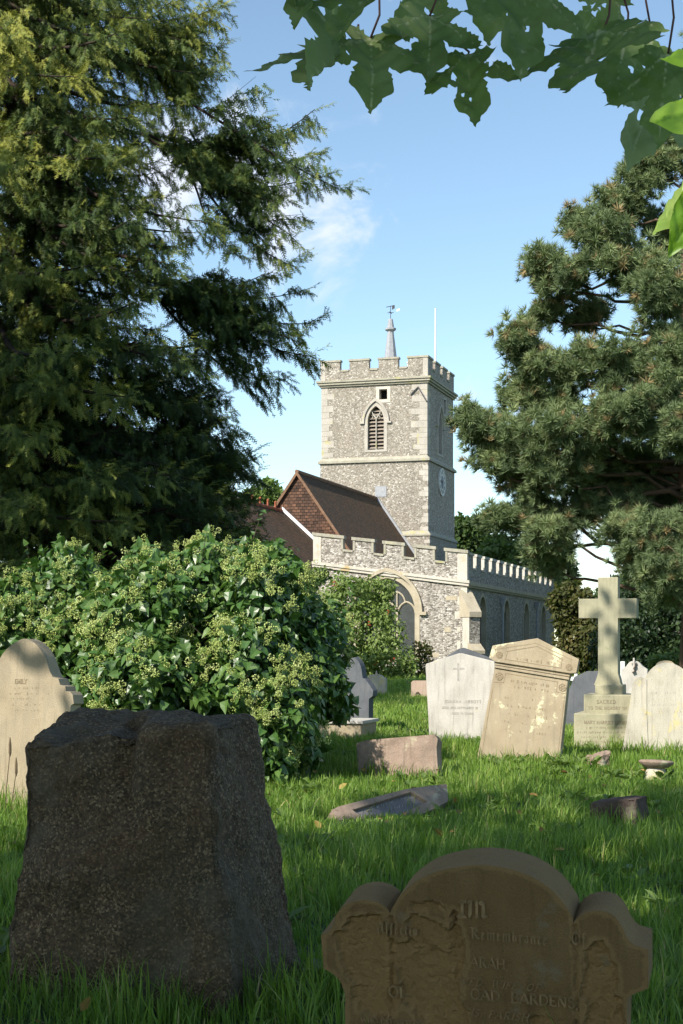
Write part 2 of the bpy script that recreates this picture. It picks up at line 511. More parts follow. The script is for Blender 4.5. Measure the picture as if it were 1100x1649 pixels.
# tower walls: upper stage with the belfry openings
south = lambda x0: (lambda a, d, z: (x0 - d, a, z))
mb = MB()
BX = TX1 - 3.23
bel = arch(BX, 13.3, 15.05, 15.97, .52, 9)
hole = [(TX1 - 3.02, 16.35), (TX1 - 2.5, 16.35), (TX1 - 2.5, 16.98), (TX1 - 3.02, 16.98)]
add_plate(mb, [(TX0, 12.5), (TX1, 12.5), (TX1, 17.45), (TX0, 17.45)], [bel, hole], thick=.6, y0=TY0)
SY = TY0 + 3.3
sbel = arch(SY, 13.3, 15.05, 15.97, .52, 9)
shole = [(SY + 1.1, 16.0), (SY + 1.65, 16.0), (SY + 1.65, 16.9), (SY + 1.1, 16.9)]
add_plate(mb, [(TY0 + .6, 12.5), (TY1, 12.5), (TY1, 17.45), (TY0 + .6, 17.45)], [sbel, shole], thick=.6, xf=south(TX1))
mb.box(TX0, TX0 + .6, TY0 + .6, TY1, 12.5, 17.45)
mb.box(TX0 + .6, TX1 - .6, TY1 - .6, TY1, 12.5, 17.45)
e = .07
mb.box(TX0 - e, TX1 + e, TY0 - e, TY1 + e, 7.95, 12.5)
e = .2
mb.box(TX0 - e, TX1 + e, TY0 - e, TY1 + e, -.3, 7.95)
tower = part(mb, 'tower', 'flint')
mb = MB(); mb.box(TX0 + .62, TX1 - .62, TY0 + .62, TY1 - .62, 12.6, 17.4); part(mb, 'belfry_chamber', 'void', tower)
# parapet with four merlons a side
PO = .04
def crenel(a0, a1, zb, zt, n, frac=.67):
    """segments (start, end, top) of a battlement run"""
    per = (a1 - a0) / (n - (1 - frac)); out = []
    for i in range(n):
        s = a0 + i * per
        out.append((s, s + per * frac, zt))
        if i < n - 1: out.append((s + per * frac, s + per, zb))
    return out
mb = MB(); cp = MB()
ex0, ex1, ey0, ey1 = TX0 - PO, TX1 + PO, TY0 - PO, TY1 + PO
ZB, ZT = 18.16, 18.78
T_ = .34
for (a, b, z) in crenel(ex0, ex1, ZB, ZT, 4):
    for yy in (ey0, ey1 - T_):
        mb.box(a, b, yy, yy + T_, 17.62, z)
        cp.box(a - (.05 if z == ZT else -.05), b + (.05 if z == ZT else -.05), yy - .05, yy + T_ + .05, z, z + .12)
for (a, b, z) in crenel(ey0 + T_ * 0 + .0, ey1, ZB, ZT, 4):
    for xx in (ex1 - T_, ex0):
        a2, b2 = max(a, ey0 + T_), min(b, ey1 - T_)
        mb.box(xx, xx + T_, a2, b2, 17.62, z)
        lo = (a - (.05 if z == ZT else -.05)); hi = (b + (.05 if z == ZT else -.05))
        lo = max(lo, ey0 + T_ + .052); hi = min(hi, ey1 - T_ - .052)
        cp.box(xx - .05, xx + T_ + .05, lo, hi, z, z + .12)
tp = part(mb, 'tower_parapet', 'flint')
part(cp, 'coping', 'coping', tp)
# ashlar edges of parapet corners
mb = MB()
mb.box(ex1 - .3, ex1 + .012, ey0 - .012, ey0 + .3, 17.63, ZT - .002)
part(mb, 'corner_stones', 'ashlar', tp)
mb = MB()
mb.box(ex0 - .012, ex0 + .3, ey0 - .012, ey0 + .3, 17.63, ZT - .002)
part(mb, 'corner_stones', 'ashlar', tp)
# cornice and strings
mb = MB()
for (o_, z0, z1) in ((.10, 17.24, 17.36), (.20, 17.36, 17.5), (.27, 17.5, 17.62)):
    mb.box(TX0 - o_, TX1 + o_, TY0 - o_, TY1 + o_, z0 + .001, z1)
part(mb, 'cornice', 'coping', tower)
def skirt(z0, z1, z2, o_in, o_out):
    """sloped weathering course all round the tower"""
    m_ = MB()
    def rect(o, z): return [(TX0 - o, TY0 - o, z), (TX1 + o, TY0 - o, z), (TX1 + o, TY1 + o, z), (TX0 - o, TY1 + o, z)]
    V = rect(o_in, z2) + rect(o_out, z1) + rect(o_out, z0) + rect(o_in, z0)
    Fs = []
    for k in range(3):
        for i in range(4):
            j = (i + 1) % 4; Fs.append((k * 4 + i, k * 4 + j, k * 4 + 4 + j, k * 4 + 4 + i))
    Fs += [(0, 1, 2, 3), (12, 13, 14, 15)]
    m_.add(V, Fs); return m_
part(skirt(12.52, 12.66, 12.88, -.02, .19), 'string_course', 'coping', tower)
part(skirt(7.96, 8.04, 8.3, .05, .26), 'plinth_course', 'coping', tower)
# quoins
rq = random.Random(4)
mbq = [MB(), MB()]
z = 12.9; k = 0
while z < 17.2:
    h = min(rq.uniform(.28, .42), 17.24 - z)
    for cx_, sx in ((TX1, -1), (TX0, 1)):
        w1, w2 = (.95, .45) if (k + (sx > 0)) % 2 else (.55, .8)
        w1 += rq.uniform(-.1, .1)
        if sx > 0: w1 *= .8
        x0_, x1_ = sorted((cx_ - sx * .014, cx_ + sx * w1))
        mbq[sx > 0].box(x0_, x1_, TY0 - .014, TY0 + w2, z + .006, z + h - .006)
    z += h; k += 1
for q_ in mbq: part(q_, 'quoin', 'ashlar', tower)
mb = MB(); z = 0; k = 0
while z < 12.45:
    h = min(rq.uniform(.2, .36), 12.5 - z); e = .07 if z > 7.9 else .2
    if rq.random() < .8 and not (z < 8.0 < z + h):
        w1, w2 = (.5, .28) if k % 2 else (.3, .45)
        mb.box(TX1 + e - w1 * rq.uniform(.8, 1.2), TX1 + e + .01, TY0 - e - .01, TY0 - e + w2, z + .01, z + h - .012)
    z += h; k += 1
part(mb, 'lower_quoin', 'quoin2', tower)
# belfry window frames (east and south)
def frame_arch(cx_, z0, zs, za, hw, w):
    i = arch(cx_, z0, zs, za, hw, 9); o = arch(cx_, z0 - .14, zs, za + w * 1.25, hw + w, 9)
    return i, o
for nm_, c_, xf, base_y in (('belfry_window', BX, None, TY0), ('south_belfry_window', SY, south(TX1), None)):
    i, o = frame_arch(c_, 13.3, 15.05, 15.97, .515, .2)
    mb = MB()
    if xf is None: ring(mb, i, o, TY0 - .03, TY0 + .32, closed=True)
    else: ring(mb, i, o, -.03, .32, xf=xf, closed=True)
    bw = part(mb, 'belfry_window', 'ashlar')
    bw['label'] = 'louvred belfry window in the sunlit east face' if xf is None else 'louvred belfry window in the shaded south face'
    mb = MB()
    hi = arch(c_, 15, 15.0, 16.26, .72, 9, base=False); ho = arch(c_, 15, 15.0, 16.44, .86, 9, base=False)
    y0 = TY0 - .13 if xf is None else -.13
    ring(mb, hi, ho, y0, y0 + .15, xf=xf)
    for s in (-1, 1):
        a, b = sorted((c_ + s * .72, c_ + s * 1.0))
        if xf is None: mb.box(a, b, y0, y0 + .14, 14.9, 15.0)
        else: mb.box(TX1, TX1 + .13, a, b, 14.9, 15.0)
    part(mb, 'hood_mould', 'ashlar', bw)
    mb = MB()
    for q in range(12):
        z = 13.38 + q * .225
        hw = .5 if z < 15.0 else max(0, .5 * (1 - ((z - 15.0) / .95) ** 1.6))
        if hw < .08: continue
        pts = [(c_ - hw, .14, z), (c_ + hw, .14, z), (c_ + hw, .34, z + .15), (c_ - hw, .34, z + .15)]
        pts += [(p[0], p[1], p[2] + .025) for p in pts]
        if xf: pts = [xf(*p) for p in pts]
        else: pts = [(p[0], TY0 + p[1], p[2]) for p in pts]
        mb.hexa(pts)
    part(mb, 'louvre', 'slat', bw)
    mb = MB()
    ty = (lambda p: xf(*p)) if xf else (lambda p: (p[0], TY0 + p[1], p[2]))
    mb.tube([ty((c_, .1, 13.3)), ty((c_, .1, 15.2))], .04, 6)
    for s in (-1, 1):
        mb.tube([ty((c_ + s * .3 * math.sin(q / 6 * 1.4), .1, 15.2 + .55 * (q / 6))) for q in range(7)], .035, 6)
        mb.tube([ty((c_ + s * .26, .1, 15.25)), ty((c_ + s * .12, .1, 15.52)), ty((c_, .1, 15.2))], .03, 6)
    part(mb, 'tracery', 'ashlar', bw)
# square opening and its stone frame
def rect_frame(x0, x1, z0, z1, w, ya, yb, xf=None):
    return ring(MB(), [(x0, z0), (x1, z0), (x1, z1), (x0, z1)], [(x0 - w, z0 - w), (x1 + w, z0 - w), (x1 + w, z1 + w * .8), (x0 - w, z1 + w * .8)], ya, yb, xf=xf, closed=True)
part(rect_frame(hole[0][0] + .004, hole[1][0] - .004, hole[0][1] + .004, hole[2][1] - .004, .2, TY0 - .018, TY0 + .3), 'window_surround', 'cream', tower)
part(rect_frame(shole[0][0] + .004, shole[1][0] - .004, shole[0][1] + .004, shole[2][1] - .004, .2, -.018, .3, south(TX1)), 'window_surround', 'ashlar', tower)
# lead pipe bent like an inverted V
mb = MB()
mb.tube([(TX1 - 1.02, TY0 - .06, 16.55), (TX1 - .55, TY0 - .08, 17.0), (TX1 - .02, TY0 - .05, 16.1)], .05, 6)
part(mb, 'water_pipe', 'leaddark', tower)
# clock on the south face
CY, CZ, CR = TY0 + 3.45, 11.55, .82
def disc(r0, r1, x0, x1, n=40):
    m_ = MB()
    V = []
    for x in (x0, x1):
        for r in (r0, r1):
            V += [(x, CY + r * math.cos(2 * math.pi * i / n), CZ + r * math.sin(2 * math.pi * i / n)) for i in range(n)]
    Fs = []
    for i in range(n):
        j = (i + 1) % n
        Fs += [(i, j, n + j, n + i), (2 * n + i, 3 * n + i, 3 * n + j, 2 * n + j), (n + i, n + j, 3 * n + j, 3 * n + i), (i, 2 * n + i, 2 * n + j, j)]
    return m_.add(V, Fs)
xw = TX1 + .07
part(disc(.42, CR, xw, xw + .06), 'clock_face', 'dial', tower)
part(disc(.01, .415, xw, xw + .05), 'clock_centre', 'dialblue', tower)
part(disc(CR + .003, CR + .06, xw, xw + .09), 'clock_rim', 'dial', tower)
rom = ['XII', 'I', 'II', 'III', 'IIII', 'V', 'VI', 'VII', 'VIII', 'IX', 'X', 'XI']
mb = MB()
def radial(a, off, lean, r0, r1, w, x0, x1):
    """stroke on the dial at clock angle a (clockwise from 12 seen from the south)"""
    er = (math.sin(a), math.cos(a)); et = (math.cos(a), -math.sin(a))
    def pt(r, s): return (er[0] * r + et[0] * s, er[1] * r + et[1] * s)
    q = [pt(r0, off - lean - w), pt(r0, off - lean + w), pt(r1, off + lean + w), pt(r1, off + lean - w)]
    mb.hexa([(x0, CY + y, CZ + z) for y, z in q] + [(x1, CY + y, CZ + z) for y, z in q])
for i, s in enumerate(rom):
    a = 2 * math.pi * i / 12; k0 = -(len(s) - 1) / 2 * .055
    for j, ch in enumerate(s):
        off = k0 + j * .055
        if ch == 'I': radial(a, off, 0, .5, .74, .013, xw + .061, xw + .066)
        elif ch == 'V': radial(a, off - .016, -.016, .5, .74, .012, xw + .061, xw + .066); radial(a, off + .016, .016, .5, .74, .009, xw + .0612, xw + .067)
        else: radial(a, off, .03, .5, .74, .013, xw + .061, xw + .066); radial(a, off, -.03, .5, .74, .009, xw + .0612, xw + .067)
part(mb, 'clock_numeral', 'iron', tower)
mb = MB(); radial(R(283), 0, 0, -.12, .42, .035, xw + .07, xw + .085); radial(R(165), 0, 0, -.15, .66, .026, xw + .088, xw + .1)
part(mb, 'clock_hand', 'iron', tower)
# spirelet with weathervane, flagpole, roof hatch
SX, SYY = TC + .05, (TY0 + TY1) / 2 + .2
mb = MB(); mb.lathe([(.62, 17.5), (.56, 18.7), (.42, 19.5), (.2, 21.25), (.36, 21.35), (.36, 21.45), (.23, 21.5), (.16, 21.95), (.13, 22.05)], (SX, SYY, 0), 8)
spire = part(mb, 'spirelet', 'lead')
mb = MB()
mb.tube([(SX, SYY, 22.0), (SX, SYY, 22.85)], .02, 6)
mb.tube([(SX - .2, SYY, 22.45), (SX + .2, SYY, 22.45)], .02, 6)
mb.tube([(SX, SYY - .3, 22.45), (SX, SYY + .3, 22.45)], .02, 6)
mb.tube([(SX - .28, SYY, 22.82), (SX + .26, SYY, 22.9)], .022, 6)
mb.hexa([(SX + .1, SYY - .01, 22.62), (SX + .27, SYY - .01, 22.72), (SX + .27, SYY + .01, 22.72), (SX + .1, SYY + .01, 22.62), (SX + .1, SYY - .01, 22.86), (SX + .27, SYY - .01, 22.9), (SX + .27, SYY + .01, 22.9), (SX + .1, SYY + .01, 22.86)])
part(mb, 'weathervane', 'iron', spire)
mb = MB(); mb.hexa([(SX + .4, SYY - .012, 22.5), (SX + .6, SYY - .012, 22.57), (SX + .6, SYY + .012, 22.57), (SX + .4, SYY + .012, 22.5), (SX + .4, SYY - .012, 22.62), (SX + .6, SYY - .012, 22.68), (SX + .6, SYY + .012, 22.68), (SX + .4, SYY + .012, 22.62)])
part(mb, 'vane_tail', 'white', spire)
mb = MB(); mb.lathe([(.06, 17.5), (.055, 20), (.04, 22.55), (.06, 22.57), (.06, 22.62), (.03, 22.64)], (TX1 - .5, TY0 + 4.25, 0), 10); part(mb, 'flagpole', 'white')
mb = MB(); mb.box(TX1 - 1.55, TX1 - .75, TY0 + 1.2, TY0 + 2.2, 17.5, 18.72); mb.box(TX1 - 1.6, TX1 - .7, TY0 + 1.15, TY0 + 2.25, 18.72, 18.78); part(mb, 'roof_hatch', 'white')
mb = MB(); mb.box(TX0 + .35, TX1 - .35, TY0 + .35, TY1 - .35, 17.46, 17.6); part(mb, 'tower_roof', 'leaddark')

# nave roof and tile-hung gable
NX, NZ, NS, NY0, NY1 = -11.0, 10.3, 1.44, 9.5, 24.7
NH = 4.6
mb = MB()
for s in (-1, 1):
    V = []
    for (yy) in (NY0 - .12, NY1):
        V += [(NX, yy, NZ), (NX + s * NH, yy, NZ - NS * NH), (NX + s * NH, yy, NZ - NS * NH - .16), (NX, yy, NZ - .16)]
    mb.add(V, [(0, 1, 2, 3), (4, 7, 6, 5), (0, 4, 5, 1), (1, 5, 6, 2), (2, 6, 7, 3), (3, 7, 4, 0)])
nave = part(mb, 'nave_roof', 'roof')
mb = MB(); mb.tube([(NX, NY0 - .14, NZ + .0), (NX, NY1, NZ + .0)], .11, 8); part(mb, 'ridge_tile', 'verge', nave)
mb = MB()
for s in (-1, 1):
    p = [(NX, NZ - .19), (NX + s * NH, NZ - .19 - NS * NH), (NX + s * NH, NZ + .03 - NS * NH), (NX, NZ + .03)]
    mb.hexa([(x, NY0 - .17, z) for x, z in p[:2]] + [(x, NY0 - .05, z) for x, z in reversed(p[:2])] + [(x, NY0 - .17, z) for x, z in (p[3], p[2])] + [(x, NY0 - .05, z) for x, z in (p[2], p[3])])
part(mb, 'verge', 'verge', nave)
mb = MB(); add_plate(mb, [(NX - NH + .1, 3.8), (NX + NH - .1, 3.8), (NX, NZ - .17)], thick=.15, y0=NY0)
part(mb, 'nave_gable', 'hung')
mb = MB(); mb.box(NX - NH + .3, NX + NH - .3, NY0 + .16, NY1, -.3, 3.9); part(mb, 'nave_wall', 'flint2')
# lead flashing where the nave roof meets the tower
mb = MB()
for s in (-1, 1):
    p0, p1 = (NX, NZ + .0), (NX + s * NH, NZ - NS * NH)
    mb.hexa([(p0[0], TY0 - .26, p0[1]), (p1[0], TY0 - .26, p1[1]), (p1[0], TY0 - .05, p1[1]), (p0[0], TY0 - .05, p0[1]), (p0[0], TY0 - .24, p0[1] + .22), (p1[0], TY0 - .24, p1[1] + .22), (p1[0], TY0 - .05, p1[1] + .22), (p0[0], TY0 - .05, p0[1] + .22)])
mb.box(NX - .1, NX + .62, TY0 - .1, TY0 - .05, NZ + .1, NZ + .75)
part(mb, 'lead_flashing', 'lead', nave)

# chancel roof
QX, QZ, QS, QY0, QY1 = -11.85, 8.3, .91, -3.0, 9.5
mb = MB(); W1 = 4.72
for s in (-1, 1):
    V = []
    for yy in (QY0 - .15, QY1):
        V += [(QX, yy, QZ), (QX + s * W1, yy, QZ - QS * W1), (QX + s * W1, yy, QZ - QS * W1 - .16), (QX, yy, QZ - .16)]
    mb.add(V, [(0, 1, 2, 3), (4, 7, 6, 5), (0, 4, 5, 1), (1, 5, 6, 2), (2, 6, 7, 3), (3, 7, 4, 0)])
ch = part(mb, 'chancel_roof', 'roof')
mb = MB(); yy = QY0 - .1
mb.tube([(QX, QY0 - .15, QZ), (QX, QY1, QZ)], .1, 8)
while yy < QY1 - .2:
    mb.box(QX - .035, QX + .035, yy, yy + .16, QZ + .06, QZ + .3); mb.lathe([(.02, .28), (.07, .33), (.07, .38), (.01, .43)], (QX, yy + .08, QZ), 8); yy += 1.15
part(mb, 'crest_tile', 'crest', ch)
mb = MB()
for s in (-1, 1):
    mb.slope(*sorted((QX, QX + s * W1)), QY0 - .2, QY0 - .08, *((QZ - .2 - QS * W1, QZ + .04 - QS * W1, QZ - .2, QZ + .04) if s < 0 else (QZ - .2, QZ + .04, QZ - .2 - QS * W1, QZ + .04 - QS * W1)))
part(mb, 'verge', 'verge', ch)
mb = MB(); s = 1
mb.slope(QX + .05, QX + 3.2, QY1 - .14, QY1 + .0, QZ + .0, QZ + .2, QZ - QS * 3.15, QZ + .2 - QS * 3.15)
part(mb, 'lead_flashing', 'white', ch)
mb = MB(); add_plate(mb, [(QX - W1 + .2, -.3), (QX + W1 - .2, -.3), (QX + W1 - .2, QZ - QS * (W1 - .2) - .2), (QX, QZ - .2), (QX - W1 + .2, QZ - QS * (W1 - .2) - .2)], thick=.4, y0=QY0)
mb.box(QX - W1 + .2, QX + W1 - .25, QY0 + .4, QY1, -.3, QZ - QS * W1 - .1)
part(mb, 'chancel_wall', 'flint2')
mb = MB(); mb.tube([(QX + W1 + .06, QY0 - .1, QZ - QS * W1 - .12), (QX + W1 + .06, -.25, QZ - QS * W1 - .12)], .07, 8); part(mb, 'gutter', 'leaddark', ch)

# south chapel: east wall with window, south wall with four windows
CXW, CL = -7.05, 24.0
def zs_(x): return 4.05 - x * .132            # string course under the sloping parapet
WX = -3.62
ew = arch(WX, .75, 2.85, 4.32, 1.28, 14)
mb = MB()
add_plate(mb, [(CXW, -.3), (0, -.3), (0, zs_(0)), (CXW, zs_(CXW))], [ew], thick=.5, y0=0)
wins = [(3.35, 1.0), (9.2, 1.0), (14.7, 1.0), (20.1, 1.0)]
holes = [arch(c, .9, 2.75, 3.55, .75, 6) for c, _ in wins]
add_plate(mb, [(.5, -.3), (CL, -.3), (CL, 4.02), (.5, 4.02)], holes, thick=.5, xf=south(0.0))
mb.box(CXW, CXW + .5, .5, CL, -.3, zs_(CXW)); mb.box(CXW + .5, -.5, CL - .5, CL, -.3, 4.02)
chapel = part(mb, 'chapel_wall', 'flint2')
mb = MB(); mb.slope(CXW + .5, -.5, .5, CL - .5, 4.6, 5.25, 3.9, 4.35); part(mb, 'chapel_roof', 'leaddark')
mb = MB(); mb.box(CXW + .6, -.9, .9, CL - .6, .05, 3.8); part(mb, 'chapel_interior', 'void', chapel)
# string course (sloping on the east, level on the south)
mb = MB()
mb.slope(CXW - .05, .14, -.14, -.001, zs_(CXW) + .0, zs_(CXW) + .13, zs_(0) - .02, zs_(0) + .11)
mb.slope(CXW - .05, .10, -.09, -.002, zs_(CXW) - .12, zs_(CXW) - .001, zs_(0) - .14, zs_(0) - .021)
part(mb, 'string_course', M['cream'], chapel)
mb = MB(); mb.box(.001, .16, .0, CL, 3.95, 4.12); mb.box(.002, .1, .0, CL, 3.86, 3.948)
part(mb, 'south_string_course', 'ochre', chapel)
# battlements
DZ = 1.18; DC = .62
def ztop(x): return zs_(x) + .12
mb = MB(); cp = MB(); tk = .24
east = [(CXW, -5.66, 1), (-5.66, -5.2, 0), (-5.2, -4.24, 1), (-4.24, -3.77, 0), (-3.77, -2.85, 1), (-2.85, -2.36, 0), (-2.36, -1.44, 1), (-1.44, -.96, 0), (-.96, 0.0, 1)]
for a, b, up in east:
    h = DZ if up else DC
    mb.slope(a, b, 0, tk, ztop(a), ztop(a) + h, ztop(b), ztop(b) + h)
    if up:
        cp.slope(a - .06, b + .06, -.06, tk + .06, ztop(a) + h, ztop(a) + h + .14, ztop(b) + h, ztop(b) + h + .14)
        for x, dx in ((a, .1), (b, -.1)):
            if CXW < x < -.01:
                x0_, x1_ = sorted((x - (.002 if dx > 0 else -.002), x + dx))
                cp.box(x0_, x1_, -.03, tk + .03, ztop(x) + DC + .08, ztop(x) + h - .01)
    else:
        cp.slope(a + .003, b - .003, -.055, tk + .055, ztop(a) + h, ztop(a) + h + .1, ztop(b) + h, ztop(b) + h + .1)
ps = MB(); cs = MB()
per = (CL - .24) / 13.62
y = .24
zt0 = 4.12
for k in range(14):
    a = y + k * per; b = a + per * .62
    if k == 0: ps.box(-tk, 0, a, b, zt0, zt0 + 1.18)
    else: ps.box(-tk, 0, a, b, zt0, zt0 + 1.18)
    cs.box(-tk - .05, .05, max(a - .05, .31), b + .05, zt0 + 1.18, zt0 + 1.3)
    # pale dressed edge on the end of every merlon
    if k: cs.box(-tk - .015, .015, a - .03, a + .12, zt0 + DC + .05, zt0 + 1.17)
    if k < 13:
        ps.box(-tk, 0, b, a + per, zt0, zt0 + DC - .05); cs.box(-tk - .04, .04, b + .052, a + per - .052, zt0 + DC - .05, zt0 + DC + .03)
pe = part(mb, 'chapel_parapet', 'flint2'); part(cp, 'coping', 'coping', pe)
sp = part(ps, 'south_parapet', 'flint2'); part(cs, 'coping', 'cream', sp)
mb = MB(); mb.box(-.42, .02, -.02, .34, zs_(0) + .14, zs_(0) + 1.29); part(mb, 'corner_stones', 'cream', pe); mb = MB(); mb.box(CXW - .02, CXW + .35, -.02, .34, zs_(CXW) + .08, zs_(CXW) + 1.36); part(mb, 'corner_stones', 'cream', pe)
# east window
i, o = arch(WX, .75, 2.85, 4.32, 1.275, 14), arch(WX, .6, 2.85, 4.58, 1.5, 14)
mb = MB(); ring(mb, i, o, -.03, .3, closed=True); win = part(mb, 'east_window', 'ochre')
mb = MB(); hi, ho = arch(WX, 0, 2.8, 4.6, 1.52, 14, base=False), arch(WX, 0, 2.8, 4.76, 1.64, 14, base=False)
ring(mb, hi, ho, -.16, .02)
for s in (-1, 1):
    a, b = sorted((WX + s * 1.5, WX + s * 1.82)); mb.box(a, b, -.16, .0, 2.66, 2.8)
part(mb, 'hood_mould', 'ochre', win)
mb = MB()
for x in (-.43, .43):
    mb.tube([(WX + x, .16, .75), (WX + x, .16, 2.9)], .055, 6)
for c_, w_ in ((-.86, .4), (0, .4), (.86, .4)):
    a = arch(WX + c_, 0, 2.75, 3.25, w_, 6, base=False); mb.tube([(x, .16, z) for x, z in a], .045, 6)
for c_ in (-.43, .43):
    a = arch(WX + c_, 0, 3.2, 3.7, .36, 6, base=False); mb.tube([(x, .16, z) for x, z in a], .04, 6); mb.tube([(WX + c_ * .98, .16, 2.9), (WX + c_ * .98, .16, 3.75)], .04, 6)
mb.tube([(WX, .16, 3.2), (WX, .16, 4.3)], .04, 6)
part(mb, 'tracery', 'ochre', win)
mb = MB(); add_plate(mb, ew, thick=.02, y0=.2); part(mb, 'glass', 'glass', win)
# pale dressings and odd stones in the east wall
mb = MB(); z = .0; k = 0
while z < 3.9:
    h = min(rq.uniform(.22, .4), 3.9 - z); w = rq.uniform(.42, .55) if k % 2 else rq.uniform(.25, .33)
    mb.box(-w, .012, -.012, .3, z + .008, z + h - .008); z += h; k += 1
part(mb, 'quoin', 'cream', chapel)
for x, z, w, h in ((-.95, 3.3, .5, .2), (-1.0, 1.9, .28, .22), (-2.1, 1.25, .3, .12), (-1.55, .8, .3, .18)):
    mb = MB(); mb.box(x, x + w, -.012, .1, z, z + h); part(mb, 'dressed_stone', 'ochre', chapel)
# diagonal corner buttress
bt = Matrix.Translation((0.0, 0.0, 0)) @ Matrix.Rotation(R(45), 4, 'Z')
def bx(x0, x1, y0, y1, z0, z1, z0b=None, z1b=None, m_=None):
    """box in buttress axes: y negative is outwards; z1b = top at the outer edge"""
    z1b = z1 if z1b is None else z1b
    p = [(x0, y0, z0), (x1, y0, z0), (x1, y1, z0), (x0, y1, z0), (x0, y0, z1b), (x1, y0, z1b), (x1, y1, z1), (x0, y1, z1)]
    (m_ if m_ is not None else mb).hexa([tuple(bt @ Vector(q)) for q in p])
mb = MB(); bx(-.27, .27, -.62, .1, -.3, 2.55); bx(-.27, .27, -.9, -.62, -.3, .95); but = part(mb, 'buttress', 'flint2')
mb = MB(); bx(-.31, .31, -.70, .12, 2.55, 3.75, z1b=2.78); part(mb, 'weathering', 'ochre', but); mb = MB(); bx(-.31, .31, -.98, -.55, .95, 1.45, z1b=1.1); part(mb, 'weathering', 'ochre', but)
mb = MB(); bx(-.285, -.272, -.63, -.1, 0, 2.53); part(mb, 'dressing', 'cream', but); mb = MB(); bx(-.284, -.2705, -.9, -.63, 0, .94); part(mb, 'dressing', 'cream', but)
# south windows, hoppers and downpipes
for c_, _ in wins:
    i, o = arch(c_, .9, 2.75, 3.55, .745, 6), arch(c_, .78, 2.75, 3.74, .93, 6)
    mb = MB(); ring(mb, i, o, -.03, .3, xf=south(0.0), closed=True)
    w = part(mb, 'south_window', 'ochre')
    mb = MB(); mb.tube([(-.16, c_, .9), (-.16, c_, 2.9)], .05, 6)
    for s in (-1, 1):
        a = arch(c_ + s * .37, 0, 2.7, 3.1, .35, 5, base=False); mb.tube([(-.16, x, z) for x, z in a], .04, 6)
    part(mb, 'tracery', 'ochre', w)
    mb = MB(); add_plate(mb, holes[wins.index((c_, _))], thick=.02, y0=.22, xf=south(0.0)); part(mb, 'glass', 'glass', w)
for yy in (7.6, 17.4):
    mb = MB(); mb.tube([(.12, yy, -.1), (.12, yy, 3.35)], .055, 8)
    dp = part(mb, 'downpipe', 'lead')
    mb = MB(); mb.hexa([(.02, yy - .1, 3.3), (.2, yy - .1, 3.3), (.2, yy + .1, 3.3), (.02, yy + .1, 3.3), (.02, yy - .18, 3.7), (.3, yy - .18, 3.7), (.3, yy + .18, 3.7), (.02, yy + .18, 3.7)]); part(mb, 'hopper', 'lead', dp)

# ------------------------------------------------------------------ stones
M['sand'] = stone('buff_sandstone', (.26, .21, .135), (.34, .28, .19), (.40, .34, .24), 3.2, 120, None, .0, 9, .4, .3, soot=.3)
M['leanst'] = stone('brown_sandstone', (.27, .215, .14), (.345, .285, .195), (.40, .34, .245), 3, 130, (.66, .64, .42), .55, 5.5, .3, .3, soot=.22)
M['whitest'] = stone('pale_limestone', (.35, .325, .28), (.46, .435, .39), (.54, .515, .475), 2.2, 90, (.46, .43, .33), .25, 6, .45, .25, soot=.32)
M['whitest2'] = stone('lichened_limestone', (.33, .30, .23), (.44, .41, .335), (.52, .49, .415), 3, 90, (.50, .44, .22), .75, 7, .4, .35, soot=.28)
M['crossst'] = stone('green_tinged_stone', (.27, .255, .165), (.355, .335, .225), (.42, .395, .28), 2.4, 100, (.24, .25, .14), .4, 5, .4, .25, soot=.28)
M['brownst'] = stone('weathered_brownstone', (.14, .085, .033), (.195, .122, .050), (.25, .165, .078), 5, 220, (.21, .17, .11), .3, 6, .45, .7, .4, fresh=(.30, .185, .075))
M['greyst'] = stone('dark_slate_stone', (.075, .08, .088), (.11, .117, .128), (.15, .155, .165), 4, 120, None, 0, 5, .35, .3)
M['pinkst'] = stone('pink_stone', (.30, .22, .165), (.38, .285, .225), (.45, .345, .28), 3, 100, None, 0, 5, .3, .3)
M['redst'] = stone('red_sandstone', (.21, .15, .112), (.285, .21, .162), (.35, .275, .215), 4, 110, (.40, .37, .26), .4, 7, .4, .5, soot=.35)
M['panel'] = stone('worn_panel', (.13, .12, .125), (.18, .168, .175), (.24, .225, .23), 4, 110, None, 0, 7, .4, .4)
M['darkbrk'] = stone('dark_broken_stone', (.05, .035, .028), (.085, .06, .05), (.13, .095, .08), 6, 90, (.16, .15, .1), .2, 7, .3, .6)
M['marble'] = stone('white_marble', (.60, .59, .57), (.68, .67, .65), (.74, .73, .72), 3, 100, None, 0, 5, .1, .1)
M['letter_dark'] = plain('weathered_letters', (.24, .20, .14), .95, .25, 30)  # dark letter tones mix held dirt with painted shade of the cuts
M['letter_lean'] = plain('shallow_letters', (.27, .215, .14), .95, .25, 30)
M['letter_pale'] = plain('cut_letters', (.33, .315, .285), .9, .3, 30)
M['letter_brown'] = plain('raised_letters', (.255, .172, .088), .95, .3, 40)

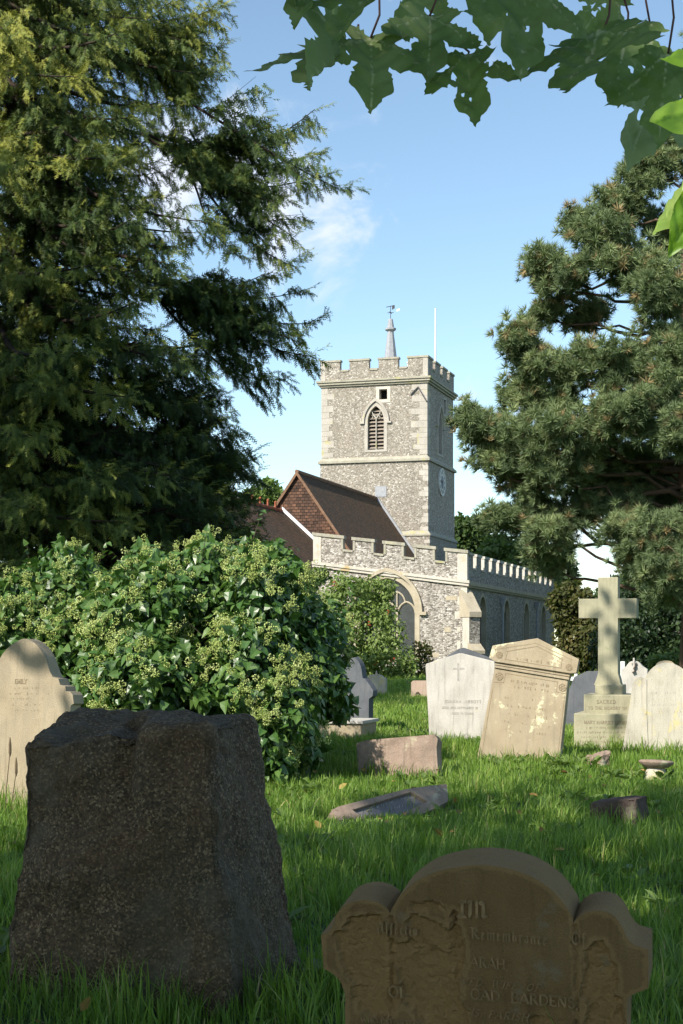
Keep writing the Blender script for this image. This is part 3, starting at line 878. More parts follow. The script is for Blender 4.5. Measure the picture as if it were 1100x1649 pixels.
CAM = Vector((0, 0, EYE))
def frame(px, py_base, d, yaw=-16.9, lean=0, roll=0):
    """matrix of a stone standing at pixel column px, distance d (lean > 0 tips the top away from the camera)"""
    p = Vector(((px - CX) / F * d, d, 0))
    return Matrix.Translation(p) @ Matrix.Rotation(R(yaw), 4, 'Z') @ Matrix.Rotation(R(-lean), 4, 'X') @ Matrix.Rotation(R(roll), 4, 'Y')
def trace(Mx, pts, y=0.0):
    """outline measured on the photograph, turned into the stone's own x,z (its true size)"""
    inv = Mx.inverted(); o = inv @ CAM; r3 = inv.to_3x3(); out = []
    for px, py in pts:
        dv = r3 @ Vector(((px - CX) / F, 1, (HY - py) / F)); t = (y - o.y) / dv.y; q = o + dv * t
        out.append((q.x, q.z))
    return out
def ccw(p):
    a = sum(p[i - 1][0] * p[i][1] - p[i][0] * p[i - 1][1] for i in range(len(p)))
    return p if a > 0 else p[::-1]
def smoothpoly(p, n=4):
    """Catmull-Rom through the points (open)"""
    out = []
    for i in range(len(p) - 1):
        a, b, c, d = p[max(i - 1, 0)], p[i], p[i + 1], p[min(i + 2, len(p) - 1)]
        for k in range(n):
            t = k / n
            out.append(tuple(.5 * (2 * b[j] + (c[j] - a[j]) * t + (2 * a[j] - 5 * b[j] + 4 * c[j] - d[j]) * t * t + (3 * b[j] - a[j] - 3 * c[j] + d[j]) * t ** 3) for j in (0, 1)))
    return out + [p[-1]]
def slab(name, Mx, px_outline, thick, m, label, cat='headstone', group=None, res=None, disp=None, bev=.008, smooth=False, local=None, flake=None):
    ol = ccw(local if local else trace(Mx, px_outline))
    V, T = plate(ol, thick=thick, res=res, disp=disp)
    tn = None
    if flake is not None: n_ = len(V) // 2; tn = np.concatenate([np.array([flake(a, c) for a, b, c in V[:n_]]), np.zeros(n_)])
    me = npmesh(name, V, T, smooth=smooth, tint=tn)
    o = link(name, me, M[m]); o.matrix_world = Mx
    if bev and not res: bevel(o, bev, 2)
    elif bev: bevel(o, bev, 2, 60)
    return tag(o, label, cat, group)
def roughen(amp, sc, seed=0):
    return lambda x, z: amp * noise.fractal(Vector((x * sc, z * sc, seed)), .9, 2.1, 4)
def poly_arc(cx, cy, rx, ry, a0, a1, n=8): return [(cx + rx * math.cos(R(a0 + (a1 - a0) * i / n)), cy + ry * math.sin(R(a0 + (a1 - a0) * i / n))) for i in range(n + 1)]
K, H_ = .15, .06      # thick and hairline strokes of the cut letters
GL = {  # capitals: width, [(points, stroke width)], feet that carry serifs
 'A': (.8, [([(.0, 0), (.4, 1)], H_), ([(.4, 1), (.8, 0)], K), ([(.14, .34), (.66, .34)], H_)], [(0, 0), (.8, 0)]),
 'B': (.66, [([(.12, 0), (.12, 1)], K), ([(.12, .97)] + poly_arc(.3, .76, .25, .22, 90, -90) + [(.12, .53)], .1), ([(.12, .53)] + poly_arc(.32, .27, .3, .26, 90, -90) + [(.12, .02)], .11)], [(.12, 0), (.12, 1)]),
 'C': (.72, [(poly_arc(.42, .5, .36, .48, 45, 315, 12), .11)], []), 'D': (.8, [([(.12, 0), (.12, 1)], K), ([(.12, .97)] + poly_arc(.3, .5, .44, .47, 90, -90, 12) + [(.12, .03)], .11)], [(.12, 0), (.12, 1)]),
 'E': (.62, [([(.12, 0), (.12, 1)], K), ([(.12, .97), (.58, .97), (.58, .85)], H_), ([(.12, .52), (.46, .52)], H_), ([(.12, .03), (.6, .03), (.6, .17)], H_)], [(.12, 0), (.12, 1)]),
 'F': (.6, [([(.12, 0), (.12, 1)], K), ([(.12, .97), (.58, .97), (.58, .84)], H_), ([(.12, .52), (.46, .52)], H_)], [(.12, 0), (.12, 1)]),
 'G': (.78, [(poly_arc(.42, .5, .36, .48, 45, 330, 12), .11), ([(.7, .0), (.7, .42)], K)], [(.7, .42)]), 'H': (.84, [([(.12, 0), (.12, 1)], K), ([(.72, 0), (.72, 1)], K), ([(.12, .5), (.72, .5)], H_)], [(.12, 0), (.12, 1), (.72, 0), (.72, 1)]),
 'I': (.28, [([(.14, 0), (.14, 1)], K)], [(.14, 0), (.14, 1)]), 'J': (.4, [([(.26, 1), (.26, .1), (.12, -.05)], K)], [(.26, 1)]), 'L': (.6, [([(.12, 0), (.12, 1)], K), ([(.12, .03), (.58, .03), (.58, .2)], H_)], [(.12, 0), (.12, 1)]),
 'M': (.95, [([(.1, 0), (.14, 1)], H_), ([(.14, 1), (.47, .1)], K), ([(.47, .1), (.8, 1)], H_), ([(.8, 1), (.84, 0)], K)], [(.1, 0), (.84, 0), (.14, 1), (.8, 1)]), 'N': (.84, [([(.12, 0), (.12, 1)], H_), ([(.12, 1), (.7, 0)], K), ([(.7, 0), (.7, 1)], H_)], [(.12, 0), (.12, 1), (.7, 1)]),
 'O': (.84, [(poly_arc(.42, .5, .36, .48, 0, 360, 16), .11)], []), 'P': (.62, [([(.12, 0), (.12, 1)], K), ([(.12, .97)] + poly_arc(.3, .73, .27, .25, 90, -90) + [(.12, .47)], .1)], [(.12, 0), (.12, 1)]),
 'R': (.74, [([(.12, 0), (.12, 1)], K), ([(.12, .97)] + poly_arc(.3, .74, .26, .24, 90, -90) + [(.12, .5)], .1), ([(.34, .5), (.7, 0)], K)], [(.12, 0), (.12, 1), (.7, 0)]), 'S': (.58, [(poly_arc(.29, .75, .22, .22, 30, 270, 9) + poly_arc(.29, .26, .24, .25, 90, -150, 9), .11)], []),
 'T': (.68, [([(.34, 0), (.34, 1)], K), ([(.04, .84), (.04, .97), (.64, .97), (.64, .84)], H_)], [(.34, 0)]), 'V': (.8, [([(.02, 1), (.4, 0)], K), ([(.4, 0), (.78, 1)], H_)], [(.02, 1), (.78, 1)]), 'W': (1.1, [([(.02, 1), (.3, 0)], K), ([(.3, 0), (.55, .9)], H_), ([(.55, .9), (.8, 0)], K), ([(.8, 0), (1.06, 1)], H_)], [(.02, 1), (1.06, 1)]),
 'Y': (.74, [([(.02, 1), (.37, .48)], K), ([(.72, 1), (.37, .48)], H_), ([(.37, .48), (.37, 0)], K)], [(.37, 0), (.02, 1), (.72, 1)]), ',': (.24, [([(.14, .08), (.06, -.16)], .1)], []), ' ': (.36, [], []),
 '1': (.3, [([(.15, 0), (.15, 1)], K)], [(.15, 0)]), '0': (.6, [(poly_arc(.3, .5, .25, .48, 0, 360, 14), .1)], []), '3': (.56, [(poly_arc(.27, .75, .2, .22, 150, -90, 8) + poly_arc(.27, .26, .24, .26, 90, -150, 8), .1)], []), '7': (.56, [([(.04, .95), (.5, .95), (.2, 0)], .1)], []), '8': (.56, [(poly_arc(.28, .75, .2, .22, 0, 360, 12), .09), (poly_arc(.28, .26, .24, .26, 0, 360, 12), .1)], [])}
def minim(x, top=.64): return [([(x, .06), (x, top - .06)], .13), ([(x - .07, top - .1), (x + .08, top + .02)], .1), ([(x - .06, .1), (x + .09, -.03)], .1)]
BL = {'i': (.26, minim(.13) + [([(.1, .8), (.18, .86)], .09)]), 'n': (.5, minim(.13) + minim(.38) + [([(.13, .5), (.34, .66)], H_)]), 'm': (.76, minim(.13) + minim(.38) + minim(.63) + [([(.13, .5), (.34, .66)], H_), ([(.38, .5), (.59, .66)], H_)]),
 'r': (.36, minim(.13) + [([(.17, .52), (.32, .62)], .12)]), 'e': (.4, minim(.13) + [([(.13, .62), (.32, .5), (.14, .32)], .08), ([(.18, .02), (.36, .14)], H_)]), 'c': (.36, minim(.13) + [([(.13, .62), (.32, .54)], .11), ([(.16, .02), (.34, .12)], H_)]), 'o': (.46, minim(.13) + [([(.34, .08), (.34, .58)], .13), ([(.13, .62), (.34, .56)], H_), ([(.13, .02), (.34, .08)], H_)]),
 'a': (.46, [([(.34, .02), (.34, .6)], .13), ([(.1, .56), (.34, .62)], .1), ([(.12, .08), (.12, .3)], .13), ([(.12, .32), (.34, .4)], H_), ([(.12, .04), (.34, .1)], H_)]), 'b': (.46, [([(.13, .04), (.13, 1)], .13), ([(.34, .08), (.34, .52)], .13), ([(.13, .56), (.34, .54)], H_), ([(.13, .02), (.34, .08)], H_)]),
 't': (.34, [([(.13, .04), (.13, .8)], .13), ([(.02, .62), (.3, .62)], .07), ([(.13, .02), (.3, .1)], H_)]), 'f': (.34, [([(.13, -.05), (.13, .92)], .13), ([(.13, .94), (.32, .9)], .1), ([(.02, .6), (.3, .6)], .07)]),
 'A': (.8, [([(.16, .05), (.22, .8), (.5, 1)], .13), ([(.6, .05), (.6, .98)], .15), ([(.02, .3), (.6, .36)], .06), ([(.02, .02), (.24, .08)], .08), ([(.5, .02), (.74, .1)], .09)]), 'R': (.8, [([(.2, .02), (.2, .96)], .15), ([(.04, .96), (.5, .96), (.6, .74), (.24, .52)], .11), ([(.36, .5), (.62, .06), (.76, .08)], .14)]), 'O': (.8, [(poly_arc(.4, .5, .3, .46, 90, 270, 8), .16), (poly_arc(.4, .5, .3, .46, -90, 90, 8), .09), ([(.4, .06), (.4, .94)], .05)]), ' ': (.34, [])}
def text(body, size, depth=.002, shear=0, bold=0.0, sx=1.0, spacing=1.0, black=False):
    """cut lettering built from pen strokes; size is set so that capitals stand .69 of it"""
    h = size * .69; V, Fs, x = [], [], 0.0; tot = 0
    def quad(p):
        o = len(V)
        for y in (-depth, depth): V.extend([((a + shear * b) * h * sx, y, b * h) for a, b in p])
        n = len(p); Fs.append(tuple(o + i for i in range(n)))
        Fs.extend([(o + i, o + n + i, o + n + (i + 1) % n, o + (i + 1) % n) for i in range(n)])
    for ch in body:
        g = (BL if black else GL).get(ch) or GL.get(ch.upper(), (.4, [], []))
        for pts, w in g[1]:
            w = w + bold / max(h, .01)
            for i, (a, b) in enumerate(zip(pts, pts[1:])):
                d = math.hypot(b[0] - a[0], b[1] - a[1])
                if d < 1e-6: continue
                ux, uy = (b[0] - a[0]) / d * w * .3, (b[1] - a[1]) / d * w * .3; nx, ny = -(b[1] - a[1]) / d * w / 2, (b[0] - a[0]) / d * w / 2
                if len(pts) == 2: ux = uy = 0
                quad([(x + a[0] - ux + nx, a[1] - uy + ny), (x + a[0] - ux - nx, a[1] - uy - ny), (x + b[0] + ux - nx, b[1] + uy - ny), (x + b[0] + ux + nx, b[1] + uy + ny)])
        if len(g) > 2:
            for fx, fy in g[2]:
                q = -.06 if fy > .5 else 0; quad([(x + fx - .15, fy + q), (x + fx + .15, fy + q), (x + fx + .15, fy + q + .06), (x + fx - .15, fy + q + .06)])
        x += g[0] * spacing + .1
    w = x * h * sx / 2
    return [(a - w, b, c) for a, b, c in V], Fs
def lettering(parent, Mx, lines, m, name='inscription', out=.0012, yo=0.0):
    """lines: (text, px, py of the line's centre baseline, letter height in px, options)"""
    o = None
    for body, px, py, hpx, kw in lines:
        mb = MB()
        (x, z), = trace(Mx, [(px, py)]); (x2, z2), = trace(Mx, [(px, py - hpx)])
        rot = kw.pop('rot', 0) if kw else 0
        V, Fs = text(body, abs(z2 - z) / .69, **kw)
        ca, sa = math.cos(rot), math.sin(rot)
        mb.add([(x + a * ca - c * sa, b - out + yo, z + a * sa + c * ca) for a, b, c in V], Fs)
        me = bpy.data.meshes.new(name); me.from_pydata(mb.v, [], mb.f); me.update()
        o = link(name, me, M[m] if isinstance(m, str) else m, parent)
    return o
def worn_line(mb, Mx, x0, x1, y, hpx, rg, slope=0, out=.002, keep=.7):
    """a line of lettering worn down to illegible flecks"""
    x = x0
    while x < x1:
        w = rg.uniform(.35, .8) * hpx
        if rg.random() < keep:
            for q in range(rg.choice((1, 2, 2))):
                xx = x + w * rg.uniform(0, .7); h0, h1 = rg.uniform(0, .4) * hpx, rg.uniform(.5, 1) * hpx
                yy = y + slope * (xx - x0)
                pts = trace(Mx, [(xx, yy - h0), (xx + hpx * .16, yy - h0), (xx + hpx * .16, yy - h1), (xx, yy - h1)])
                mb.add([(a, -out, c) for a, c in pts], [(0, 1, 2, 3)])
        x += w * 1.25
def flat(mb, name, m, parent):
    me = bpy.data.meshes.new(name); me.from_pydata(mb.v, [], mb.f); me.update(); return link(name, me, M[m], parent)
def groove(mb, Mx, pts, wpx, out=.0025, closed=False):
    """narrow raised or cut line along a pixel polyline"""
    q = trace(Mx, pts); n = len(q); (ax, _), (bx_, _) = trace(Mx, [(pts[0][0], pts[0][1]), (pts[0][0] + wpx, pts[0][1])]); w = abs(bx_ - ax) / 2
    for i in range(n if closed else n - 1):
        a, b = Vector(q[i]), Vector(q[(i + 1) % n]); d = (b - a)
        if d.length < 1e-6: continue
        d.normalize(); nn = Vector((-d.y, d.x)) * w; a = a - d * w * .5; b = b + d * w * .5
        c = [a + nn, a - nn, b - nn, b + nn]
        mb.add([(p.x, -out, p.y) for p in c] + [(p.x, .004, p.y) for p in c], [(0, 1, 2, 3), (0, 4, 5, 1), (1, 5, 6, 2), (2, 6, 7, 3), (3, 7, 4, 0)])
rs = random.Random(11)

# -- front brown headstone, tipped towards the camera
d = 4.3
Mx = frame(775, 0, d, yaw=-15.5, lean=-11)
half_arch = smoothpoly([(632, 1462), (645, 1441), (672, 1418), (705, 1403), (745, 1395), (775, 1393), (810, 1397), (850, 1409), (885, 1430), (908, 1455), (922, 1478)], 3)
lobe_l = smoothpoly([(517, 1506), (530, 1500), (538, 1488), (541, 1474), (552, 1460), (568, 1452), (588, 1449), (607, 1453), (622, 1462)], 3)
lobe_r = smoothpoly([(925, 1484), (936, 1474), (955, 1467), (975, 1468), (991, 1477), (1002, 1493), (1010, 1510), (1022, 1522), (1044, 1529)], 3)
ol = lobe_l + [(628, 1470)] + half_arch + [(923, 1487)] + lobe_r + [(1044, 1592), (1030, 1597), (1010, 1606), (1004, 1900), (555, 1900), (556, 1600), (548, 1580), (535, 1567), (521, 1560)]
def patch(cs):
    loc = [(trace(Mx, [(x, y)])[0], rx * d / F, ry * d / F, dp) for x, y, rx, ry, dp in cs]
    def f(x, z):
        r = 0.0
        for (cx_, cz_), rx, ry, dp in loc:
            k = 1 - ((x - cx_) / rx) ** 2 - ((z - cz_) / ry) ** 2
            k += .75 * noise.fractal(Vector((x * 14, z * 14, 4.0)), .8, 2.1, 4)
            if k > 0:
                s = min(1, k / .12)
                r = max(r, .95 * dp * s * s * (3 - 2 * s) + s * .008 * abs(noise.fractal(Vector((x * 30, z * 30, 1)), .7, 2.2, 4)))
        return r
    return f
er = patch([(590, 1530, 44, 60, .014), (608, 1580, 40, 70, .012), (690, 1515, 40, 36, .013), (668, 1570, 32, 60, .018), (700, 1590, 42, 55, .022), (712, 1640, 46, 40, .018), (735, 1530, 12, 60, .02), (968, 1580, 26, 62, .014), (975, 1640, 36, 70, .014), (690, 1462, 26, 12, .006), (745, 1640, 14, 26, .01), (870, 1646, 20, 10, .008)])
gl, gr = trace(Mx, [(630, 1475), (630, 1650)]), trace(Mx, [(925, 1490), (928, 1650)])
def disp_front(x, z):
    v = er(x, z)
    for g in (gl, gr):
        (ax, az), (bx_, bz) = g
        if z < az: v += .010 * math.exp(-((x - (ax + (bx_ - ax) * (az - z) / max(.01, az - bz))) / .006) ** 2)
    return v + .0012 * noise.fractal(Vector((x * 25, z * 25, 7)), .8, 2, 4)
fh = slab('headstone', Mx, ol, .15, 'brownst', 'weathered brown headstone with a rounded middle and two scrolled shoulders, flaking in the foreground', res=.0085, disp=disp_front, bev=0.012, flake=lambda x, z: min(.7, er(x, z) * 60))
lettering(fh, Mx, [('Affectio', 640, 1504, 17, dict(sx=.95, black=True, rot=-.03)), ('Remembrance', 820, 1516, 18, dict(sx=.98, black=True, rot=-.035)), ('Of', 933, 1521, 20, dict(sx=.9, black=True)),
    ('ARAH,', 789, 1559, 17, dict(sx=.9, rot=-.03)), ('VED  WIFE  OF', 806, 1591, 12, dict(shear=.35, rot=-.035, spacing=1.15)), ('OL', 642, 1606, 18, dict(bold=.001)),
    ('OAD  BARDENS,', 845, 1616, 17, dict(bold=.001, rot=-.03)), ('IS  PARISH', 805, 1640, 12, dict(shear=.35, rot=-.03, spacing=1.2)), ('WHO DEPARTED', 628, 1649, 9, dict(bold=.0006))], 'letter_brown', out=.0015)
# large black-letter IN
mb = MB()
def bl(strokes, px, py, s):
    for q in strokes:
        pts = trace(Mx, [(px + x * s, py + z * s) for x, z in q])
        n = len(pts); Vv = [(a, -.005, c) for a, c in pts] + [(a, .003, c) for a, c in pts]
        mb.add(Vv, [tuple(range(n))] + [(i, (i + 1) % n, n + (i + 1) % n, n + i) for i in range(n)])
bl([[(4, 2), (9, 0), (9, 22), (5, 25)], [(0, 4), (5, 0), (12, 1), (14, 4), (5, 5)], [(-3, 25), (4, 22), (12, 24), (14, 28), (4, 27)], [(17, 2), (22, 0), (22, 22), (18, 27), (16, 24)], [(14, 4), (18, 0), (23, 3), (20, 6)], [(27, 3), (31, 0), (32, 24), (28, 27)], [(31, 4), (37, 0), (42, 5), (37, 9)], [(38, 6), (42, 5), (43, 22), (39, 26), (37, 22)], [(25, 27), (30, 23), (34, 26), (30, 29)], [(36, 25), (41, 22), (47, 25), (41, 29)]], 738, 1449, 1.02)
link('initial_letters', mb.mesh('initial_letters'), M['letter_brown'], fh)

# -- leaning brown headstone with pediment
d = 17.4
Mx = frame(838, 0, d, yaw=-16.9, lean=6)
ol = [(795, 1042), (866, 1030), (931, 1062), (927, 1083), (921, 1083), (917, 1088), (915, 1094), (899, 1245), (890, 1300), (756, 1290), (766, 1232), (797, 1073), (797, 1068), (795, 1062), (790, 1060)]
lh = slab('headstone', Mx, ol, .16, 'leanst', 'brown pedimented headstone leaning to the right in the sunny grass, splashed with pale lichen', bev=.01)
mb = MB()
V, T = plate(ccw(trace(Mx, [(788.5, 1060), (794, 1040), (866.3, 1028), (933, 1062), (928.5, 1084), (920, 1085), (798, 1066)])), thick=.03, y0=-.03); mb.add(V, [tuple(t) for t in T])
o = link('pediment', mb.mesh('pediment'), M['leanst'], lh); bevel(o, .006)
mb = MB(); groove(mb, Mx, [(798, 1073.5), (916, 1093)], 3.5, .022); groove(mb, Mx, [(798, 1069.5), (917, 1088.5)], 2, .012)
flat(mb, 'string_moulding', 'leanst', lh)
mb = MB()
groove(mb, Mx, [(800, 1057), (799, 1046), (864, 1036), (922, 1063)], 1.1, .032); groove(mb, Mx, [(815, 1062), (904, 1076), (906, 1062), (866, 1041), (818, 1049)], 1.2, .033, True)
groove(mb, Mx, [(795, 1098), (811, 1099), (814, 1084), (898, 1098), (896, 1114), (912, 1117)], 1.0, .003)
groove(mb, Mx, [(793, 1110), (774, 1225)], 1, .003); groove(mb, Mx, [(909, 1120), (896, 1236)], 1, .003)
def rosette(px, py, r, out):
    for a in range(6):
        c, s = math.cos(a * math.pi / 3), math.sin(a * math.pi / 3)
        groove(mb, Mx, [(px + c * r * .35, py + s * r * .35), (px + c * r, py + s * r)], 2.0, out)
    groove(mb, Mx, [(px + r * 1.15 * math.cos(k * .5236), py + r * 1.15 * math.sin(k * .5236)) for k in range(12)], .9, out, True)
rosette(804, 1089, 5.2, .006); rosette(906, 1107, 5.2, .006); rosette(805, 1055, 4.2, .036); rosette(917, 1075, 4.2, .036)
flat(mb, 'carved_ornament', 'letter_lean', lh)
mb = MB()
for y, a, b in ((1099, 822, 890), (1108, 826, 884), (1064, 832, 884)): worn_line(mb, Mx, a, b, y, 6, rs, .13, .0035 if y > 1070 else .0335, .85)
for y in range(1125, 1190, 13): worn_line(mb, Mx, 812, 885, y, 5, rs, .12, .003, .35)
flat(mb, 'worn_inscription', 'letter_lean', lh)

# -- pale headstone with a pointed top and incised cross
d = 20.8
Mx = frame(744, 0, d, lean=3)
ol = [(685, 1072), (686, 1069), (739, 1052), (744, 1052), (796, 1065), (797, 1070), (786, 1240), (694, 1240)]
wh = slab('headstone', Mx, ol, .13, 'whitest', 'white headstone with a shallow pointed top and a small incised cross', bev=.01)
mb = MB(); groove(mb, Mx, [(738, 1069), (738, 1096)], 3.4, .0015); groove(mb, Mx, [(730, 1077), (747, 1077)], 3, .002); flat(mb, 'incised_cross', 'letter_pale', wh)
lettering(wh, Mx, [('JOANNA  ABBOTT', 746, 1132, 4.6, dict(spacing=1.25, bold=.0012)), ('DIED 3RD SEPTEMBER 18', 741, 1141.5, 3.4, dict(spacing=1.2, bold=.0008)), ('AGED 70 YEARS', 745, 1150.5, 3.2, dict(spacing=1.2, bold=.0008))], 'letter_pale')
# -- darker stone whose gabled top shows behind it
d = 22.6
Mx = frame(742, 0, d)
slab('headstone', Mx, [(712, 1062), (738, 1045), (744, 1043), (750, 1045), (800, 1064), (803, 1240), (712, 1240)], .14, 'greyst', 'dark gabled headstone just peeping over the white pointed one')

# -- stone cross on a two-tier inscribed plinth
d = 19.7
Mx = frame(980, 0, d)
cr = empty('grave_cross'); cr.matrix_world = Mx; tag(cr, 'tall plain stone cross standing on a stepped inscribed plinth', 'grave cross')
def cube_tier(px0, px1, py0, py1, y0, y1, bev=.012, m='crossst', name='plinth', par=None):
    (xa, za), (xb, zb) = trace(Mx, [(px0, py1), (px1, py0)], y0)
    b = MB(); b.box(xa, xb, y0, y1, za, zb); o = b.build(name, M[m], par or cr); bevel(o, bev); return o
cube_tier(924, 1030, 1150, 1300, -.42, .42, name='plinth_base')
cube_tier(940, 1021, 1119, 1150, -.31, .31, name='plinth_block')
cube_tier(958, 1003, 1103, 1118.7, -.19, .19, name='shaft_foot')
(sx0, sz0), (sx1, sz1) = trace(Mx, [(965, 1103), (997, 930)])
(ax0, az0), (ax1, az1) = trace(Mx, [(934, 996), (1027, 964)])
(fx0, _), (fx1, _) = trace(Mx, [(958.5, 1103), (1002.5, 1103)])
ol = [(fx0, sz0), (fx1, sz0), (fx1 - .012, sz0 + .03), (sx1 + .02, sz0 + .08), (sx1, sz0 + .15), (sx1, az0), (ax1, az0), (ax1, az1), (sx1, az1), (sx1, sz1), (sx0, sz1), (sx0, az1), (ax0, az1), (ax0, az0), (sx0, az0), (sx0, sz0 + .15), (sx0 - .02, sz0 + .08), (fx0 + .012, sz0 + .03)]
V, T = plate(ol, thick=.22, y0=-.12); o = link('cross', npmesh('cross', V, T), M['crossst'], cr); bevel(o, .006)
def M_off(y): return Mx @ Matrix.Translation((0, y, 0))
k1, k2 = M_off(-.31), M_off(-.42)
def on(par, Mo, lines, y):
    return lettering(par, Mo, lines, 'letter_dark', yo=y)
on(cr, k1, [('SACRED', 977, 1133, 5.6, dict(spacing=1.2, bold=.001)), ('TO THE MEMORY OF', 979, 1142.5, 4.6, dict(spacing=1.1, bold=.0008))], -.31)
on(cr, k2, [('MARY HARRIET GEORGE', 978, 1166, 5, dict(bold=.001))], -.42)
mb = MB()
for y, a, b in ((1174, 944, 1012), (1181.5, 929, 1020), (1189, 936, 1016), (1196.5, 934, 1018)): worn_line(mb, k2, a, b, y, 4.4, rs, 0, .002, .95)
o = flat(mb, 'worn_inscription', 'letter_dark', cr); o.location = (0, -.42, 0)

# -- right-hand pale lichened headstone with coffin-like shoulders
d = 18.7
Mx = frame(1066, 0, d, lean=4)
cap = smoothpoly([(1041, 1088), (1046, 1080), (1057, 1071), (1070, 1067), (1085, 1069), (1100, 1077), (1112, 1090), (1122, 1108)], 3)
ol = [(997, 1290), (1003, 1204), (1019, 1101), (1023, 1093), (1031, 1090), (1039, 1092)] + cap + [(1138, 1106), (1150, 1290)]
rh = slab('headstone', Mx, ol, .17, 'whitest2', 'cream lichened headstone with a rounded head and sloping left shoulder', bev=.014)
mb = MB(); groove(mb, Mx, [(1040, 1095), (1040, 1150), (1043, 1215)], 3.2, .012); flat(mb, 'shoulder_roll', 'whitest2', rh)
V, T = plate(ccw(trace(Mx, smoothpoly([(1056, 1071.5), (1060, 1066), (1070, 1063.5), (1081, 1065), (1087, 1070.5)], 3))), thick=.15, y0=.01); link('finial', npmesh('finial', V, T), M['leanst'], rh)
mb = MB()
for y, a, b in ((1118, 1046, 1098), (1128, 1048, 1095), (1137, 1050, 1100), (1148, 1048, 1098)): worn_line(mb, Mx, a, b, y, 4, rs, 0, .002, .4)
flat(mb, 'worn_inscription', 'letter_pale', rh)

# -- left ogee headstone behind the boulder
d = 11.8
Mx = frame(30, 0, d, lean=2)
ogee_r = smoothpoly([(36, 1029), (44, 1029), (56, 1036), (66, 1047), (74, 1062), (80, 1080), (85, 1090)], 3)
ogee_l = smoothpoly([(-13, 1090), (-8, 1079), (0, 1060), (10, 1046), (22, 1036), (33, 1030)], 3)
ol = [(-48, 1420), (-44, 1149), (-50, 1146), (-51, 1130), (-46, 1119), (-39, 1114), (-30, 1113), (-30, 1104), (-22, 1103), (-22, 1093)] + ogee_l + ogee_r + [(94, 1093), (97, 1103), (105, 1105), (106, 1113), (113, 1114), (117, 1119), (119, 1133), (114, 1136), (113, 1150), (112, 1420)]
oh = slab('headstone', Mx, ol, .17, 'sand', 'buff headstone with an ogee top and stepped shoulders, half hidden by the dark boulder', bev=.008)
lettering(oh, Mx, [('EMILY', 34, 1101, 7.5, dict(bold=.0004, sx=.8))], 'letter_lean', out=.0008)
mb = MB()
for y, a, b in ((1110, 22, 62), (1119, 12, 78), (1127, 16, 70), (1137, 20, 64), (1146, 22, 70)): worn_line(mb, Mx, a, b, y, 4.5, rs, 0, .0016, .6)
flat(mb, 'worn_inscription', 'letter_lean', oh)

# -- dark round-headed stone in the ivy's shade, with the pale ledge in front of it
d = 24.0
Mx = frame(560, 0, d, yaw=-24)
hd = smoothpoly([(532, 1090), (534, 1072), (542, 1059), (553, 1053), (564, 1054), (574, 1061), (581, 1073), (584, 1092)], 3)
ol = [(524, 1240), (524, 1090)] + hd + [(588, 1094), (596, 1104), (601, 1112), (600, 1121), (594, 1126), (593, 1240)]
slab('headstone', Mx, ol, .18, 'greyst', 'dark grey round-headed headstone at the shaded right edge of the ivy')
d = 21.0
Mx = frame(535, 0, d)
lt = empty('chest_tomb'); lt.matrix_world = Mx; tag(lt, 'low pale chest tomb with a flat top under the ivy', 'tomb')
(x0, z0), (x1, z1) = trace(Mx, [(470, 1240), (582, 1166)])
mb = MB(); mb.box(x0, x1, 0, .75, z0, z1); o = mb.build('chest', M['sand'], lt); bevel(o, .01)
mb = MB(); mb.box(x0 - .03, x1 + .03, -.03, .78, z1, z1 + .045); o = mb.build('lid', M['whitest'], lt); bevel(o, .008)

# -- small far stones
d = 40.5
Mx = frame(605, 0, d)
top = smoothpoly([(589, 1091), (595, 1087), (604, 1086), (612, 1087), (617, 1091)], 3)
fs = slab('headstone', Mx, [(589, 1140)] + top + [(621, 1092), (621, 1140)], .16, 'whitest2', 'small pale headstone with a flat rounded top in the far grass by the shrub')
mb = MB(); mb.lathe([(.03, -.02), (.04, .02), (.012, .05), (.025, .07), (.005, .1)], (0.0, .08, trace(Mx, [(605, 1086)])[0][1]), 8); link('finial', mb.mesh('finial', True), M['whitest2'], fs)
d = 38.5
Mx = frame(676, 0, d)
fs = slab('headstone', Mx, [(662, 1140), (662, 1099), (665, 1096), (688, 1096), (692, 1099), (692, 1140)], .16, 'pinkst', 'small pink clipped-corner stone left of the white pointed headstone')
mb = MB(); groove(mb, Mx, [(673 + 3 * math.cos(k), 1118 + 3 * math.sin(k)) for k in range(6)], 2, .02, True); groove(mb, Mx, [(674, 1121), (675, 1128)], 2, .02); flat(mb, 'carved_flower', 'darkbrk', fs)
d = 24.5
Mx = frame(936, 0, d, yaw=-20)
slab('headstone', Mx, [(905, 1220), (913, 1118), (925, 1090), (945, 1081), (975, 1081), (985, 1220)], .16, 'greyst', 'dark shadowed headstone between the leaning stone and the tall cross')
d = 27
Mx = frame(926, 0, d, yaw=-10)
wc = slab('grave_cross', Mx, [(922.5, 1150), (923.5, 1097), (918.5, 1096), (919.5, 1090), (924, 1090), (925.5, 1083), (930, 1084), (929.5, 1091), (935, 1092), (934, 1098), (929, 1097.5), (929, 1150)], .07, 'marble', 'tiny white marble cross beside the leaning brown headstone', 'grave cross', bev=.004)
d = 26.5
Mx = frame(1022, 0, d)
ol = [(1003, 1180), (1003, 1100), (1000.5, 1096), (1000.5, 1077), (1006, 1075)] + smoothpoly([(1009, 1072), (1014, 1066), (1021, 1064.5), (1028, 1066), (1034, 1072)], 3) + [(1038, 1075), (1042.5, 1078), (1042.5, 1098), (1040, 1101), (1040, 1180)]
ch_ = slab('headstone', Mx, ol, .13, 'whitest', 'pale shouldered headstone with a carved cross and ivy sprig, behind the cream one')
mb = MB(); groove(mb, Mx, [(1021, 1060), (1021, 1080)], 2.6, .05); groove(mb, Mx, [(1017.5, 1067), (1024.5, 1067)], 2.6, .052); flat(mb, 'carved_cross', 'whitest', ch_)
